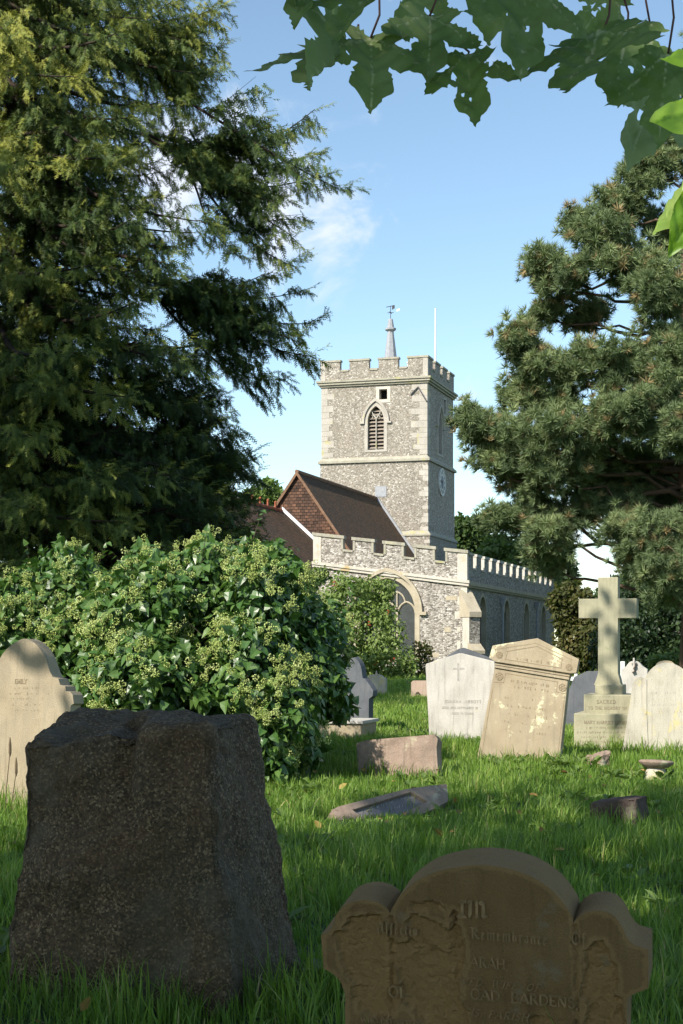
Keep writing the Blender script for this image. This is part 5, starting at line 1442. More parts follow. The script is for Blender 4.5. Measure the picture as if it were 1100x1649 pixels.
# ------------------------------------------------------------------ pine on the right
M['pine'] = leafmat('pine_needles', [(0, (.08, .12, .06)), (.5, (.20, .27, .125)), (.85, (.32, .385, .175)), (1, (.40, .31, .16))], .3, .6, .3, (.16, .2, .06))
M['pinebark'] = bark('pine_bark', (.05, .034, .024), (.15, .10, .07))
def pine():
    D = 36.0; g = rng(55); b0 = P(1125, 0, D)
    root = empty('pine_tree', (b0.x, D, 0)); tag(root, 'spreading pine with grey-green needle tufts on the right', 'tree')
    off = np.array([b0.x, D, 0])
    mb = MB(); mb.tube([(0, 0, -.2), (.02, 0, 2), (-.1, .1, 5), (-.25, 0, 9), (-.1, 0, 13), (.3, 0, 17)], [.5, .42, .36, .28, .18, .05], 12); mb.build('trunk', M['pinebark'], root, True)
    pads = [(1060, 275, 48, 32, 0), (1030, 255, 20, 18, .5), (1000, 335, 52, 34, .6), (935, 362, 22, 16, 0), (965, 380, 38, 26, -1), (900, 445, 40, 30, 0), (872, 428, 14, 14, .3), (985, 430, 70, 34, -1), (880, 500, 26, 20, .6), (935, 510, 46, 26, 1), (1060, 470, 45, 60, -2), (1085, 380, 40, 50, 1.5),
        (850, 568, 28, 20, 0), (832, 548, 12, 11, -.5), (900, 590, 60, 32, -.8), (990, 590, 70, 38, -1.6), (1075, 590, 45, 50, -2), (835, 632, 26, 22, .4), (880, 655, 52, 30, -.4), (768, 690, 18, 22, 0), (756, 672, 9, 10, .2), (800, 700, 34, 26, .5), (795, 745, 34, 22, 0), (862, 715, 52, 28, -.8), (930, 690, 60, 32, -1.4), (1010, 670, 60, 34, -2), (1080, 690, 40, 45, -2.2),
        (835, 770, 40, 20, .3), (900, 765, 56, 28, -.6), (965, 755, 44, 26, 1), (850, 835, 50, 16, .4), (800, 835, 20, 11, .2), (890, 868, 46, 26, -.5), (930, 835, 30, 16, .8), (1040, 800, 50, 30, 1.2), (1010, 860, 34, 26, -1.5), (1065, 870, 50, 44, -2), (1090, 780, 36, 34, 2), (1085, 950, 40, 34, -1.8), (1030, 905, 30, 24, -1), (880, 905, 28, 18, .3), (930, 735, 44, 24, .2), (960, 800, 40, 24, 0), (1000, 745, 50, 30, .4), (1045, 745, 50, 34, .6), (1015, 805, 44, 26, .3), (870, 810, 36, 22, .8), (1030, 650, 50, 30, 0), (1070, 640, 40, 34, .4), (1005, 830, 34, 22, -.6),
        (1120, 220, 50, 50, 0), (1180, 300, 70, 60, 0), (1200, 450, 90, 70, -1), (1220, 620, 100, 80, -1), (1210, 800, 90, 80, 0), (1140, 150, 60, 50, 0), (1160, 60, 50, 50, 0), (1100, 540, 40, 30, 2), (1160, 700, 60, 60, -3), (1160, 900, 60, 50, -2)]
    wood = MB(); Ps, Ns, Cs = [], [], []
    for px, py, rx, rz, dd in pads:
        c = np.array(P(px, py, D + dd)) - off; rx_, rz_ = rx * D / F, rz * D / F; ry_ = max(.7, rx_ * .9)
        st_ = np.array([-.15, 0, c[2] - .35 - .12 * abs(c[0])])
        limb(wood, st_, c + np.array([0, 0, -.1]), max(.04, .017 * np.linalg.norm(c - st_)), .02, -.1, 6, .07, g)
        m_ = int(np.clip(15 * (rx_ * ry_ * rz_) ** (2 / 3) / .3, 9, 46))
        sc = unit(g.normal(size=(m_, 3))) * g.uniform(.3, 1.15, (m_, 1)); per_ = 20; n = m_ * per_
        p = np.repeat(sc * np.array([rx_, ry_, rz_]) + c, per_, 0) + g.normal(size=(n, 3)) * np.array([.15, .15, .13])
        for q in p[::per_]: wood.tube([c + (q - c) * .05, q], [.02, .006], 4, cap=False)
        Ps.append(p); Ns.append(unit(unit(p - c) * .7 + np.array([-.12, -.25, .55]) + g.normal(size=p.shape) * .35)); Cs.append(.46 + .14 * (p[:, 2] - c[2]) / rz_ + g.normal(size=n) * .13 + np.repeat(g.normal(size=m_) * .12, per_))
    wood.build('branches', M['pinebark'], root, True)
    Ps, Ns, Cs = np.concatenate(Ps), np.concatenate(Ns), np.concatenate(Cs)
    dead = g.random(len(Ps)) < .05; Cs[dead] = 1.0
    print('pine tufts', len(Ps)); h = len(Ps) // 2
    sz = g.uniform(.75, 1.2, len(Ps))
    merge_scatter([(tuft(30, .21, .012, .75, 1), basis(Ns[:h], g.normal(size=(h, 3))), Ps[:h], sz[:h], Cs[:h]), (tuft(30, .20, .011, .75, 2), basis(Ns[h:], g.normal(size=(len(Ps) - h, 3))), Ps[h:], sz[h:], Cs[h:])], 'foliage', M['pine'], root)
pine()

# ------------------------------------------------------------------ broadleaf trees and shrubs
M['shrub'] = leafmat('shrub_leaves', [(0, (.05, .09, .02)), (.5, (.13, .20, .05)), (1, (.24, .31, .10))], .35, .5, .4)
M['berryleaf'] = leafmat('berry_shrub_leaves', [(0, (.09, .14, .03)), (.5, (.19, .27, .07)), (1, (.33, .41, .14))], .38, .5, .4)
M['oak'] = leafmat('tree_leaves', [(0, (.018, .038, .010)), (.5, (.04, .075, .018)), (1, (.095, .13, .03))], .25, .55, .3)
M['copper'] = leafmat('turning_leaves', [(0, (.025, .035, .010)), (.5, (.07, .075, .02)), (1, (.16, .12, .035))], .25, .55, .3)
M['holly'] = leafmat('hedge_leaves', [(0, (.008, .018, .007)), (.5, (.022, .045, .014)), (1, (.05, .085, .022))], .15, .45, .4)
M['wood'] = bark('grey_bark', (.05, .042, .032), (.13, .11, .085))
M['berry'] = plain('red_berries', (.35, .03, .02), .4, .3, 20)
def broadleaf(name, label, base, blobs, n, size, m, seed, cat='tree', tr=.18, shell=(.5, 1.08), berries=0, group=None, hang=.4):
    root = empty(name, (base[0], base[1], 0)); tag(root, label, cat, group)
    bl_ = [(b[0] - base[0], b[1] - base[1], b[2], *b[3:]) for b in blobs]; g = rng(seed)
    mb = MB(); hi = max(b[2] for b in bl_); lo = min(b[2] - b[5] for b in bl_)
    if cat == 'tree':
        tz = max(1.2, lo + .8); mb.tube([(0, 0, -.2), (.03, 0, tz * .5), (0, .02, tz)], [tr, tr * .8, tr * .65], 9); st_ = (0, 0, tz - .1)
    else: st_ = (0, 0, -.05)
    for b in bl_: limb(mb, st_, b[:3], tr * .45, .015, .1, 5, .05, g)
    mb.build('trunk' if cat == 'tree' else 'stem', M['wood'], root, True)
    # break every blob into smaller lumps for an uneven outline
    sub = []
    for b in bl_:
        sub.append((b[0], b[1], b[2], b[3] * .8, b[4] * .8, b[5] * .8))
        for q in range(7):
            dv = unit(g.normal(size=3)); s = g.uniform(.28, .5); sub.append((b[0] + dv[0] * b[3] * .75, b[1] + dv[1] * b[4] * .75, b[2] + dv[2] * b[5] * .75, b[3] * s, b[4] * s, b[5] * s))
    leaf_cloud('foliage', sub, n, size, m, root, seed, LEAF, shell, hang, .5, .4, .6)
    if berries:
        g = rng(seed + 9); p, nr, ix = blob_points(sub, berries, g, (.98, 1.08), .9); p = np.repeat(p, 6, 0) + g.normal(size=(len(p) * 6, 3)) * .05
        t = [(0, 0, 1), (.94, 0, -.33), (-.47, .82, -.33), (-.47, -.82, -.33)]
        scatter('berries', (t, [(0, 1, 2), (0, 2, 3), (0, 3, 1), (1, 3, 2)]), basis(g.normal(size=p.shape), g.normal(size=p.shape)), p, np.full(len(p), .035), np.full(len(p), .5), M['berry'], root)
    return root
def pb(px, py, d, rx, rz, ry=None):
    c = P(px, py, d); return (c.x, c.y, c.z, rx * d / F, ry or rx * d / F, rz * d / F)
broadleaf('berry_shrub', 'leafy light green shrub with red berries growing in front of the chapel window', (1.35, 60.5), [pb(565, 960, 61, 42, 38), pb(600, 948, 62, 40, 26), pb(608, 1008, 61, 28, 38), pb(545, 1010, 60, 45, 45), pb(600, 1020, 60.5, 48, 50), pb(630, 1060, 60, 42, 40), pb(575, 1075, 60, 55, 38), pb(650, 1085, 59.5, 26, 26), pb(618, 975, 62, 22, 26)], 12000, .15, M['berryleaf'], 101, 'shrub', .08, berries=26, hang=.7)
broadleaf('bush', 'loose reddish twiggy bush against the flint wall right of the berry shrub', (3.1, 61.5), [pb(680, 1050, 61.5, 20, 20), pb(672, 1080, 61, 26, 20), pb(690, 1075, 62, 14, 16)], 1300, .13, M['copper'], 102, 'shrub', .05, hang=.3)
broadleaf('bush', 'small green bush by the chancel roof behind the ivy', (-1.6, 55), [pb(480, 940, 55, 34, 24), pb(505, 925, 56, 26, 14), pb(455, 955, 55, 30, 30), pb(490, 985, 55, 40, 40), pb(470, 1040, 54, 60, 50)], 6000, .18, M['shrub'], 103, 'shrub', .08, hang=.5)
broadleaf('broadleaf_tree', 'rounded green tree directly right of the tower', (9.8, 118), [pb(755, 855, 118, 30, 30), pb(740, 880, 118, 30, 34), pb(778, 880, 118, 26, 34), pb(760, 930, 118, 40, 50)], 7000, .38, M['oak'], 104, tr=.4)
broadleaf('broadleaf_tree', 'lighter green tree rising behind the chapel battlements', (13.4, 104), [pb(800, 888, 104, 34, 26), pb(840, 892, 104, 40, 28), pb(815, 930, 104, 60, 40), pb(866, 905, 104, 30, 30)], 8000, .34, M['shrub'], 105, tr=.35)
broadleaf('broadleaf_tree', 'dark blue-green tree behind the far end of the chapel', (14.2, 100), [pb(890, 905, 100, 34, 34), pb(910, 935, 100, 26, 30), pb(868, 920, 101, 40, 34), pb(890, 960, 100, 40, 50), pb(860, 890, 100, 22, 22)], 7000, .34, M['holly'], 106, tr=.35)
broadleaf('broadleaf_tree', 'brownish turning tree at the far corner of the chapel', (10.3, 66), [pb(925, 965, 66, 34, 28), pb(905, 985, 66, 22, 34), pb(950, 985, 66, 28, 34), pb(930, 1030, 66, 46, 44), pb(960, 1050, 65, 34, 40)], 9000, .19, M['copper'], 107, tr=.2)
broadleaf('broadleaf_tree', 'small tree top seen over the chancel roof ridge', (-5.4, 112), [pb(430, 790, 112, 26, 18), pb(412, 800, 112, 18, 14), pb(448, 805, 112, 16, 14), pb(430, 850, 112, 34, 40)], 3500, .36, M['shrub'], 108, tr=.35)
broadleaf('evergreen_hedge', 'dark evergreen hedge under the pine behind the tall cross', (10.0, 54), [pb(1010, 1000, 54, 60, 70, 2), pb(1080, 1000, 54, 60, 80, 2), pb(1050, 950, 55, 60, 50, 2), pb(1150, 980, 54, 70, 90, 2), pb(1220, 1000, 54, 70, 90, 2), pb(985, 1045, 55, 34, 40, 1.5), pb(1000, 960, 55, 30, 40, 2), pb(1080, 1060, 53, 80, 30, 1.5)], 26000, .15, M['holly'], 109, 'hedge', .1)
broadleaf('bush', 'sunny yellow-green bush at the foot of the hedge behind the cream headstone', (8.2, 40), [pb(1060, 1068, 40, 20, 16), pb(1085, 1066, 40, 24, 18), pb(1110, 1070, 40, 24, 20), pb(1050, 1085, 40, 20, 16), pb(1090, 1090, 40, 40, 26)], 3000, .11, M['shrub'], 110, 'shrub', .05)
for i, (x, y, h, r, lb) in enumerate([(15.6, 71, 9.0, 2.6, 'dark tree south of the chapel, behind the hedge'), (18.2, 79, 9.5, 2.8, 'dark tree beyond the hedge, hidden by the pine'), (20.6, 87, 10, 3, 'dark tree south of the chapel, level with the tower'), (22.8, 95, 10, 3, 'dark tree south of the chapel, farthest along its wall'), (13.2, 70.5, 3.6, 1.7, 'low dark yew in front of the chapel south wall, behind the tall cross')]):
    broadleaf('broadleaf_tree', lb, (x, y), [(x, y, h - r * .7, r, r * 1.2, r * .8), (x - .3, y + 1, h * .35, r, r * 1.2, h * .3), (x + 2.2, y, h * .8, r, r, r)], 8000, .28, M['holly'], 130 + i, tr=.3)
broadleaf('evergreen_hedge', 'dark hedge at the left edge behind the ivy and under the conifer', (-13, 58), [pb(20, 900, 58, 60, 40, 1.5), pb(-80, 890, 58, 70, 50, 1.5), pb(90, 930, 58, 60, 40, 1.5), pb(10, 980, 58, 90, 50, 1.5), pb(-90, 980, 58, 90, 60, 1.5), pb(120, 1000, 58, 80, 50, 1.5)], 9000, .2, M['holly'], 141, 'hedge', .1)
x, y = -17.0, 30.6  # unseen tree, added only to shade the lower conifer
broadleaf('broadleaf_tree', 'unseen tall tree added outside the left edge to shade the foot of the conifer', (x, y), [(x + g_[0], y + g_[1], g_[2], 4.2, 4.2, 3.0) for g_ in ((0, 0, 10), (3, -3, 11.5), (-3, 2, 12), (0, 2, 15), (2, -2, 16.5), (-1.5, 1, 19), (3.2, -3, 14.5), (4, -6.3, 9), (5, -5.6, 11.5))], 16000, .5, M['oak'], 140, tr=.5)
for i, (px, d, s, lb) in enumerate([(1300, 90, 1.0, 'broad tree far beyond the hedge at the right'), (200, 120, 1.2, 'tree beyond the church hidden behind the conifer'), (-150, 90, 1.2, 'tree at the far left edge behind the conifer'), (980, 150, .6, 'low far tree in the gap between chapel and pine')]):
    x = (px - CX) / F * d
    if px == 980: bl__ = [pb(960, 975, d, 40, 30), pb(1010, 970, d, 50, 30), pb(1000, 1010, d, 70, 40)]
    else: bl__ = [(x, d, 7 * s, 4.5 * s, 4.5 * s, 4 * s), (x - 3 * s, d, 5 * s, 3.5 * s, 3 * s, 3.4 * s), (x + 3 * s, d, 5.4 * s, 3.5 * s, 3 * s, 3.4 * s), (x, d - 1, 3 * s, 4 * s, 3 * s, 2.6 * s)]
    broadleaf('broadleaf_tree', lb, (x, d), bl__, 5000, .4, M['oak'], 120 + i, tr=.35)

# ------------------------------------------------------------------ sycamore: trunk and shading crown behind and above the camera, big leaves hanging into view
M['syc'] = leafmat('sycamore_crown_leaves', [(0, (.02, .045, .01)), (.5, (.04, .08, .018)), (1, (.08, .13, .03))], .25, .5, .4)
M['sycbark'] = bark('sycamore_bark', (.06, .05, .04), (.15, .13, .10))
def leafmat_big():
    m, t = mat('sycamore_leaf')
    a = nd(t, 'ShaderNodeAttribute', attribute_name='tint'); v = nd(t, 'ShaderNodeAttribute', attribute_name='vein')
    ov = objvec(t); n = noisef(t, ov, 38, 5, .7); n2 = noisef(t, ov, 9, 3)
    col = ramp(t, a.outputs['Fac'], [(0, (.075, .145, .038)), (.5, (.165, .25, .08)), (1, (.38, .44, .24))])
    col = mixc(t, maprange(t, n, .42, .62, 0, .55), col, (.26, .33, .15))
    col = mixc(t, maprange(t, n2, .55, .7, 0, .4), col, (.055, .11, .03))
    col = mixc(t, maprange(t, v.outputs['Fac'], .25, 1, 0, .9), col, (.62, .66, .42))
    p = nd(t, 'ShaderNodeBsdfPrincipled', {'Base Color': col, 'Roughness': .6, 'Specular IOR Level': .3})
    b = nd(t, 'ShaderNodeBump', {'Height': v.outputs['Fac'], 'Strength': .6, 'Distance': .002}); t.links.new(b.outputs[0], p.inputs['Normal'])
    tr = nd(t, 'ShaderNodeBsdfTranslucent', {'Color': mixc(t, .55, col, (.26, .42, .06))})
    mx = nd(t, 'ShaderNodeMixShader', {0: .42, 1: p.outputs[0], 2: tr.outputs[0]}); nd(t, 'ShaderNodeOutputMaterial', {'Surface': mx.outputs[0]})
    return m
M['sycleaf'] = leafmat_big()
def leaf_outline(seed, teeth=.034):
    """five-lobed toothed sycamore outline; stalk joint at the origin, middle lobe to (0,1)"""
    g = random.Random(seed)
    half = [(0, 0), (.07, -.05), (.2, -.10), (.32, -.06), (.46, .02), (.36, .10), (.27, .17), (.46, .25), (.62, .38), (.72, .58), (.54, .56), (.38, .52), (.20, .46), (.25, .62), (.26, .78), (.13, .86), (0, 1.04)]
    def toothed(p):
        out = []
        for a, b in zip(p, p[1:]):
            n = max(1, int(math.hypot(b[0] - a[0], b[1] - a[1]) / .03))
            for k in range(n):
                t = k / n; x = a[0] + (b[0] - a[0]) * t; y = a[1] + (b[1] - a[1]) * t
                L = math.hypot(b[0] - a[0], b[1] - a[1]); nx, ny = (b[1] - a[1]) / L, -(b[0] - a[0]) / L
                o = g.uniform(-.5, 1) * teeth * (1 if k % 2 else -.6) if (x, y) != (0, 0) else 0
                out.append((x + nx * o, y + ny * o))
        return out + [p[-1]]
    half = smoothpoly(half[:5], 2)[:-1] + smoothpoly(half[4:10], 3)[:-1] + smoothpoly(half[9:13], 3)[:-1] + smoothpoly(half[12:], 3)
    r = toothed(half); l = [(-x * g.uniform(.93, 1.05), y) for x, y in toothed(half)]
    return r[:-1] + [half[-1]] + l[1:-1][::-1]
VEINS = [((0, 0), (0, .97)), ((0, 0), (.60, .50)), ((0, 0), (-.60, .50)), ((0, 0), (.38, .03)), ((0, 0), (-.38, .03))] + [((0, y), (s * .2, y + .2)) for y in (.2, .38, .55, .7) for s in (1, -1)] + [((s * .6 * t, .5 * t), (s * (.6 * t + .02), .5 * t + .2)) for t in (.4, .65) for s in (1, -1)] + [((s * .6 * t, .5 * t), (s * (.6 * t + .2), .5 * t + .02)) for t in (.35, .55) for s in (1, -1)]
def big_leaf(root, base, tip, d0, d1, width, roll, fold, curl, seed, tint, holes=0, off=Vector((0, 0, 0)), name='leaf', outline=None, m='sycleaf'):
    g = random.Random(seed); B, Tp = P(*base, d0), P(*tip, d1)
    ax = Tp - B; L = ax.length; y = ax.normalized()
    x = Vector((1, 0, 0)) - y * y.x; x.normalize(); x = Matrix.Rotation(R(roll), 3, y) @ x; z = x.cross(y)
    V, T = tri2d(outline or leaf_outline(seed), res=.032, seed=seed)
    c = V[T].mean(1); keep = np.ones(len(T), bool)
    for h in range(holes):
        hx, hy, r = g.uniform(-.35, .35), g.uniform(.15, .7), g.uniform(.015, .045)
        keep &= ((c[:, 0] - hx) ** 2 + ((c[:, 1] - hy) * g.uniform(.7, 1.4)) ** 2 - 0) > r * r
    T = T[keep]
    vein = np.zeros(len(V))
    for k, (a, b) in enumerate(VEINS):
        a, b = np.array(a), np.array(b); ab = b - a; t = np.clip(((V - a) @ ab) / (ab @ ab), 0, 1); dd = np.linalg.norm(V - (a + t[:, None] * ab), axis=1)
        w = (.024 if k < 3 else .014) * (1 - .6 * t); vein = np.maximum(vein, np.clip(1 - dd / w, 0, 1) * (1 if k < 5 else .55))
    X, Y = V[:, 0], V[:, 1]
    Z = fold * np.abs(X) * (1 - .25 * np.abs(X)) + curl * Y * Y + .03 * np.sin(X * 9 + seed) * np.sin(Y * 7 + seed * 2) - .018 * vein
    # puckering between the side veins
    Z = Z + .012 * np.sin(Y * 28 + np.abs(X) * 20)
    pts = np.stack([X * width * .70 * L, Y * L, Z * L], 1)
    Rm = np.array([list(x), list(y), list(z)]).T
    W_ = pts @ Rm.T + np.array(B - off)
    return link(name, npmesh(name, W_, T, tint=np.full(len(V), tint) + .25 * np.array([noise.noise(Vector((a * 3, b * 3, seed))) for a, b in V]), smooth=True, extra=vein), M[m], root)
def in_view(p, m=.03):
    return (p[:, 1] > .2) & (np.abs(p[:, 0] / np.maximum(p[:, 1], .01)) < .22 + m) & ((p[:, 2] - EYE) / np.maximum(p[:, 1], .01) < .416 + m)
def sycamore():
    ro = Vector((-6.6, -1.2, 0)); root = empty('sycamore_tree', ro); tag(root, 'sycamore whose big toothed leaves hang dark against the sky along the top', 'tree')
    g = rng(5); ts = np.array(to_sun)
    # crown clumps are set where they cast the shade the photograph shows on the grass
    gp, hh = [], []
    while len(gp) < 700:
        x, y = g.uniform(-5.5, 6.5), g.uniform(-.5, 15.5)
        edge = 10.8 + .66 * np.clip(x + 2.0, 0, 4.5) + .9 * noise.noise(Vector((x * .8, y * .5, 2)))
        pr = 1.0 if y < edge - 1.6 else (.5 if y < edge else 0)
        if 6.5 < y < 12.5 and noise.noise(Vector((x * 1.5, y * 1.5, 5))) > .3: pr *= .1
        if 12.6 < y < 14.9 and x > 1.8 and noise.noise(Vector((x * 1.2, y * 1.6, 7))) > .08: pr = .45
        if 10.5 < y < 12.6 and x < -1.2: pr *= .1
        if 10.5 < y < 15 and x < -.8 and g.random() < .7: pr = 0
        if g.random() < pr: gp.append((x, y)); hh.append(g.uniform(5, 10.5))
    for q in range(3): gp.append((4.7 + g.normal() * .35, 20.9 + g.normal() * .3)); hh.append(g.uniform(8.6, 9.4))
    for q in range(1): gp.append((-1.4 + g.normal() * .4, 12.8 + g.normal() * .3)); hh.append(g.uniform(6.5, 8))
    gp, hh = np.array(gp), np.array(hh)
    cl = np.stack([gp[:, 0] + ts[0] / ts[2] * hh, gp[:, 1] + ts[1] / ts[2] * hh, hh], 1)
    n = 26; p = np.repeat(cl, n, 0) + g.normal(size=(len(cl) * n, 3)) * .26
    gr = p[:, :2] - p[:, 2:3] * ts[None, :2] / ts[2]
    k = ~in_view(p)
    for q in BRIGHT:        # a gap in the crown lets the sun reach the low leaves at the right
        c = np.array([q[0] - q[2] * ts[0] / ts[2], q[1] - q[2] * ts[1] / ts[2]]); k &= ((gr - c) ** 2).sum(1) > .42 ** 2
    p = p[k]
    nn = unit(np.array([0, 0, 1]) + g.normal(size=p.shape) * .5); yd = unit(g.normal(size=p.shape) + np.array([0, 0, -.4]))
    mb = MB(); mb.tube([(0, 0, -.2), (.05, .05, 2), (0, .1, 4), (.1, .2, 6.5), (0, .3, 9)], [.55, .45, .4, .28, .1], 12)
    mb.build('trunk', M['sycbark'], root, True)
    mb = MB()
    for c in cl[::7]:
        if c[1] - c[2] * ts[1] / ts[2] > 16: continue
        a = Vector((0, .1, min(c[2] - 1.0, g.uniform(3.2, 7)))); b = Vector(c) - ro
        cl_ = False
        for q in BRIGHT:
            for t_ in np.linspace(0, 1, 40):
                w_ = ro + a.lerp(b, t_) - Vector(q); w_ = w_ - to_sun * w_.dot(to_sun); cl_ = cl_ or w_.length < .75
        if not cl_: limb(mb, a, b, .02 * (b - a).length + .02, .015, .15, 6, .03, g)
    # the low bough that carries the leaves in view, just above the frame
    bough = [(-1.9, 1.6, 3.6), (-.9, 2.35, 3.0), (-.1, 2.9, 2.68), (.4, 3.0, 2.60), (.85, 2.9, 2.52)]
    pts = [Vector((.05, .1, 3.6)), Vector((2.0, 1.2, 4.1)) ] + [Vector(q) - ro for q in bough]
    mb.tube(pts, [.12, .09, .05, .035, .02, .014, .008], 8)
    mb.build('boughs', M['sycbark'], root, True)
    scatter('crown', LEAF, basis(yd, nn), p - np.array(ro), g.uniform(.2, .32, len(p)), .5 + g.normal(size=len(p)) * .2, M['syc'], root)
    # leaves in view: (joint px, tip px, distance of joint and tip, width, roll, fold, curl, tint, holes)
    L = [((753, 92), (764, 190), 2.85, 2.75, 1.0, 12, -.18, .10, .42, 12), ((845, -42), (842, 120), 2.7, 2.62, 1.02, -14, -.12, .05, .40, 2), ((965, 55), (918, 158), 2.75, 2.6, 1.25, 25, -.1, -.05, .33, 3),
         ((1015, 40), (988, 150), 2.95, 2.85, 1.2, 8, .1, .1, .36, 2), ((1050, 130), (1022, 262), 3.0, 2.9, .95, -28, -.2, .1, .95, 1), ((1075, 85), (1062, 225), 2.75, 2.7, 1.1, 10, .1, .1, .30, 0), ((1090, -30), (1040, 120), 2.7, 2.6, 1.2, 0, -.1, .1, .32, 2),
         ((985, -20), (930, 70), 3.0, 2.95, 1.1, -30, -.15, .15, .62, 6), ((566, 70), (486, 133), 2.8, 2.55, .55, 62, -.7, .08, .66, 1), ((597, 60), (600, 168), 2.8, 2.7, 1.15, -10, -.22, .06, .60, 1), ((612, -22), (532, 50), 2.7, 2.55, .95, 20, -.25, .1, .45, 0),
         ((692, 24), (690, 122), 2.85, 2.75, 1.05, -8, -.2, .06, .55, 3), ((690, -40), (640, 60), 2.95, 2.9, .9, -22, -.3, .1, .62, 0), ((745, -58), (742, 78), 2.75, 2.7, 1.0, 18, -.15, .1, .34, 1), ((790, -60), (792, 62), 2.9, 2.85, 1.1, -15, -.1, .1, .40, 0),
         ((500, -40), (472, 28), 2.7, 2.6, .9, 10, -.3, .1, .5, 0), ((905, -50), (890, 60), 2.8, 2.72, 1.0, 30, -.1, .1, .42, 1), ((1120, 40), (1090, 170), 2.95, 2.8, 1.1, -18, -.1, .1, .36, 0)]
    for i, q in enumerate(L):
        if i in (6, 13, 16, 17): continue
        big_leaf(root, q[0], q[1], q[2], q[3], q[4], q[5], q[6], q[7], 40 + i, q[8], q[9], ro)
    M['stalk'] = plain('red_stalk', (.10, .04, .03), .6, .2, 30)
    for a, b, d in (((611, -12), (597, 61), 2.8), ((577, 40), (566, 71), 2.8), ((744, 74), (753, 93), 2.85), ((700, -30), (692, 26), 2.85), ((985, -30), (962, 80), 2.75), ((1000, -20), (1010, 62), 2.95), ((1040, 0), (1050, 132), 3.0), ((1080, -30), (1076, 86), 2.75)):
        mb = MB(); A, B_ = P(*a, d + .02), P(*b, d); mid = A.lerp(B_, .5) + Vector((.008, 0, 0)); mb.tube([A - ro, mid - ro, B_ - ro], .0022, 5); mb.build('leaf_stalk', M['stalk'], root, True)
BRIGHT = [tuple(P(1078, 110, 1.45)), tuple(P(1072, 180, 1.4)), tuple(P(1082, 345, 1.35)), tuple(P(1100, 130, 1.4))]
sycamore()

# ------------------------------------------------------------------ sunlit shrub leaves at the right edge, close to the camera
M['bright'] = leafmat('bright_shrub_leaf', [(0, (.10, .20, .015)), (.5, (.17, .32, .03)), (1, (.38, .48, .16))], .5, .4, .5, (.40, .62, .04))
def side_shrub():
    ro = Vector((.55, 1.45, 0)); root = empty('shrub', ro); tag(root, 'shrub with sunlit bright green oval leaves poking in at the right edge', 'shrub')
    mb = MB(); mb.tube([(.3, 0, -.1), (.25, .0, .8), (.12, .0, 1.5), (.1, .0, 2.0), (.12, 0, 2.4)], [.02, .016, .01, .006, .003], 7)
    oval = [(.0, 0), (.12, .04), (.26, .14), (.36, .3), (.39, .48), (.34, .66), (.22, .82), (.08, .95), (0, 1.0)]
    ov = oval + [(-x, y) for x, y in oval[1:-1][::-1]]
    for i, (b, t, d0, d1, w, roll, fold, curl, tint) in enumerate([((1190, 70), (1062, 108), 1.5, 1.46, .85, 5, .12, -.05, .45), ((1190, 150), (1040, 213), 1.45, 1.4, .72, -12, .15, -.1, .55), ((1112, 275), (1058, 392), 1.4, 1.36, .62, 35, .3, -.1, .8), ((1128, 285), (1082, 412), 1.37, 1.36, .75, -20, -.25, .05, .42)]):
        big_leaf(root, b, t, d0, d1, w, roll, fold, curl, 90 + i, tint, 0, ro, 'leaf', ov, 'bright')
        B_ = P(*b, d0) - ro; mb.tube([Vector((.12, .0, B_.z - .06)), B_], .003, 5)
    mb.build('stem', M['stem'], root, True)
    g = rng(3); n = 90; p = np.stack([g.uniform(.12, .5, n), g.uniform(-.2, .3, n), g.uniform(.7, 2.3, n)], 1)
    k = ~in_view(p + np.array(ro), .05); p = p[k]
    scatter('foliage', LEAF, basis(jit(np.tile([[-.4, -.4, -.5]], (len(p), 1)), g, .5), jit(np.tile([[0, -.3, 1.]], (len(p), 1)), g, .4)), p, g.uniform(.06, .1, len(p)), .4 + g.normal(size=len(p)) * .1, M['bright'], root)
side_shrub()

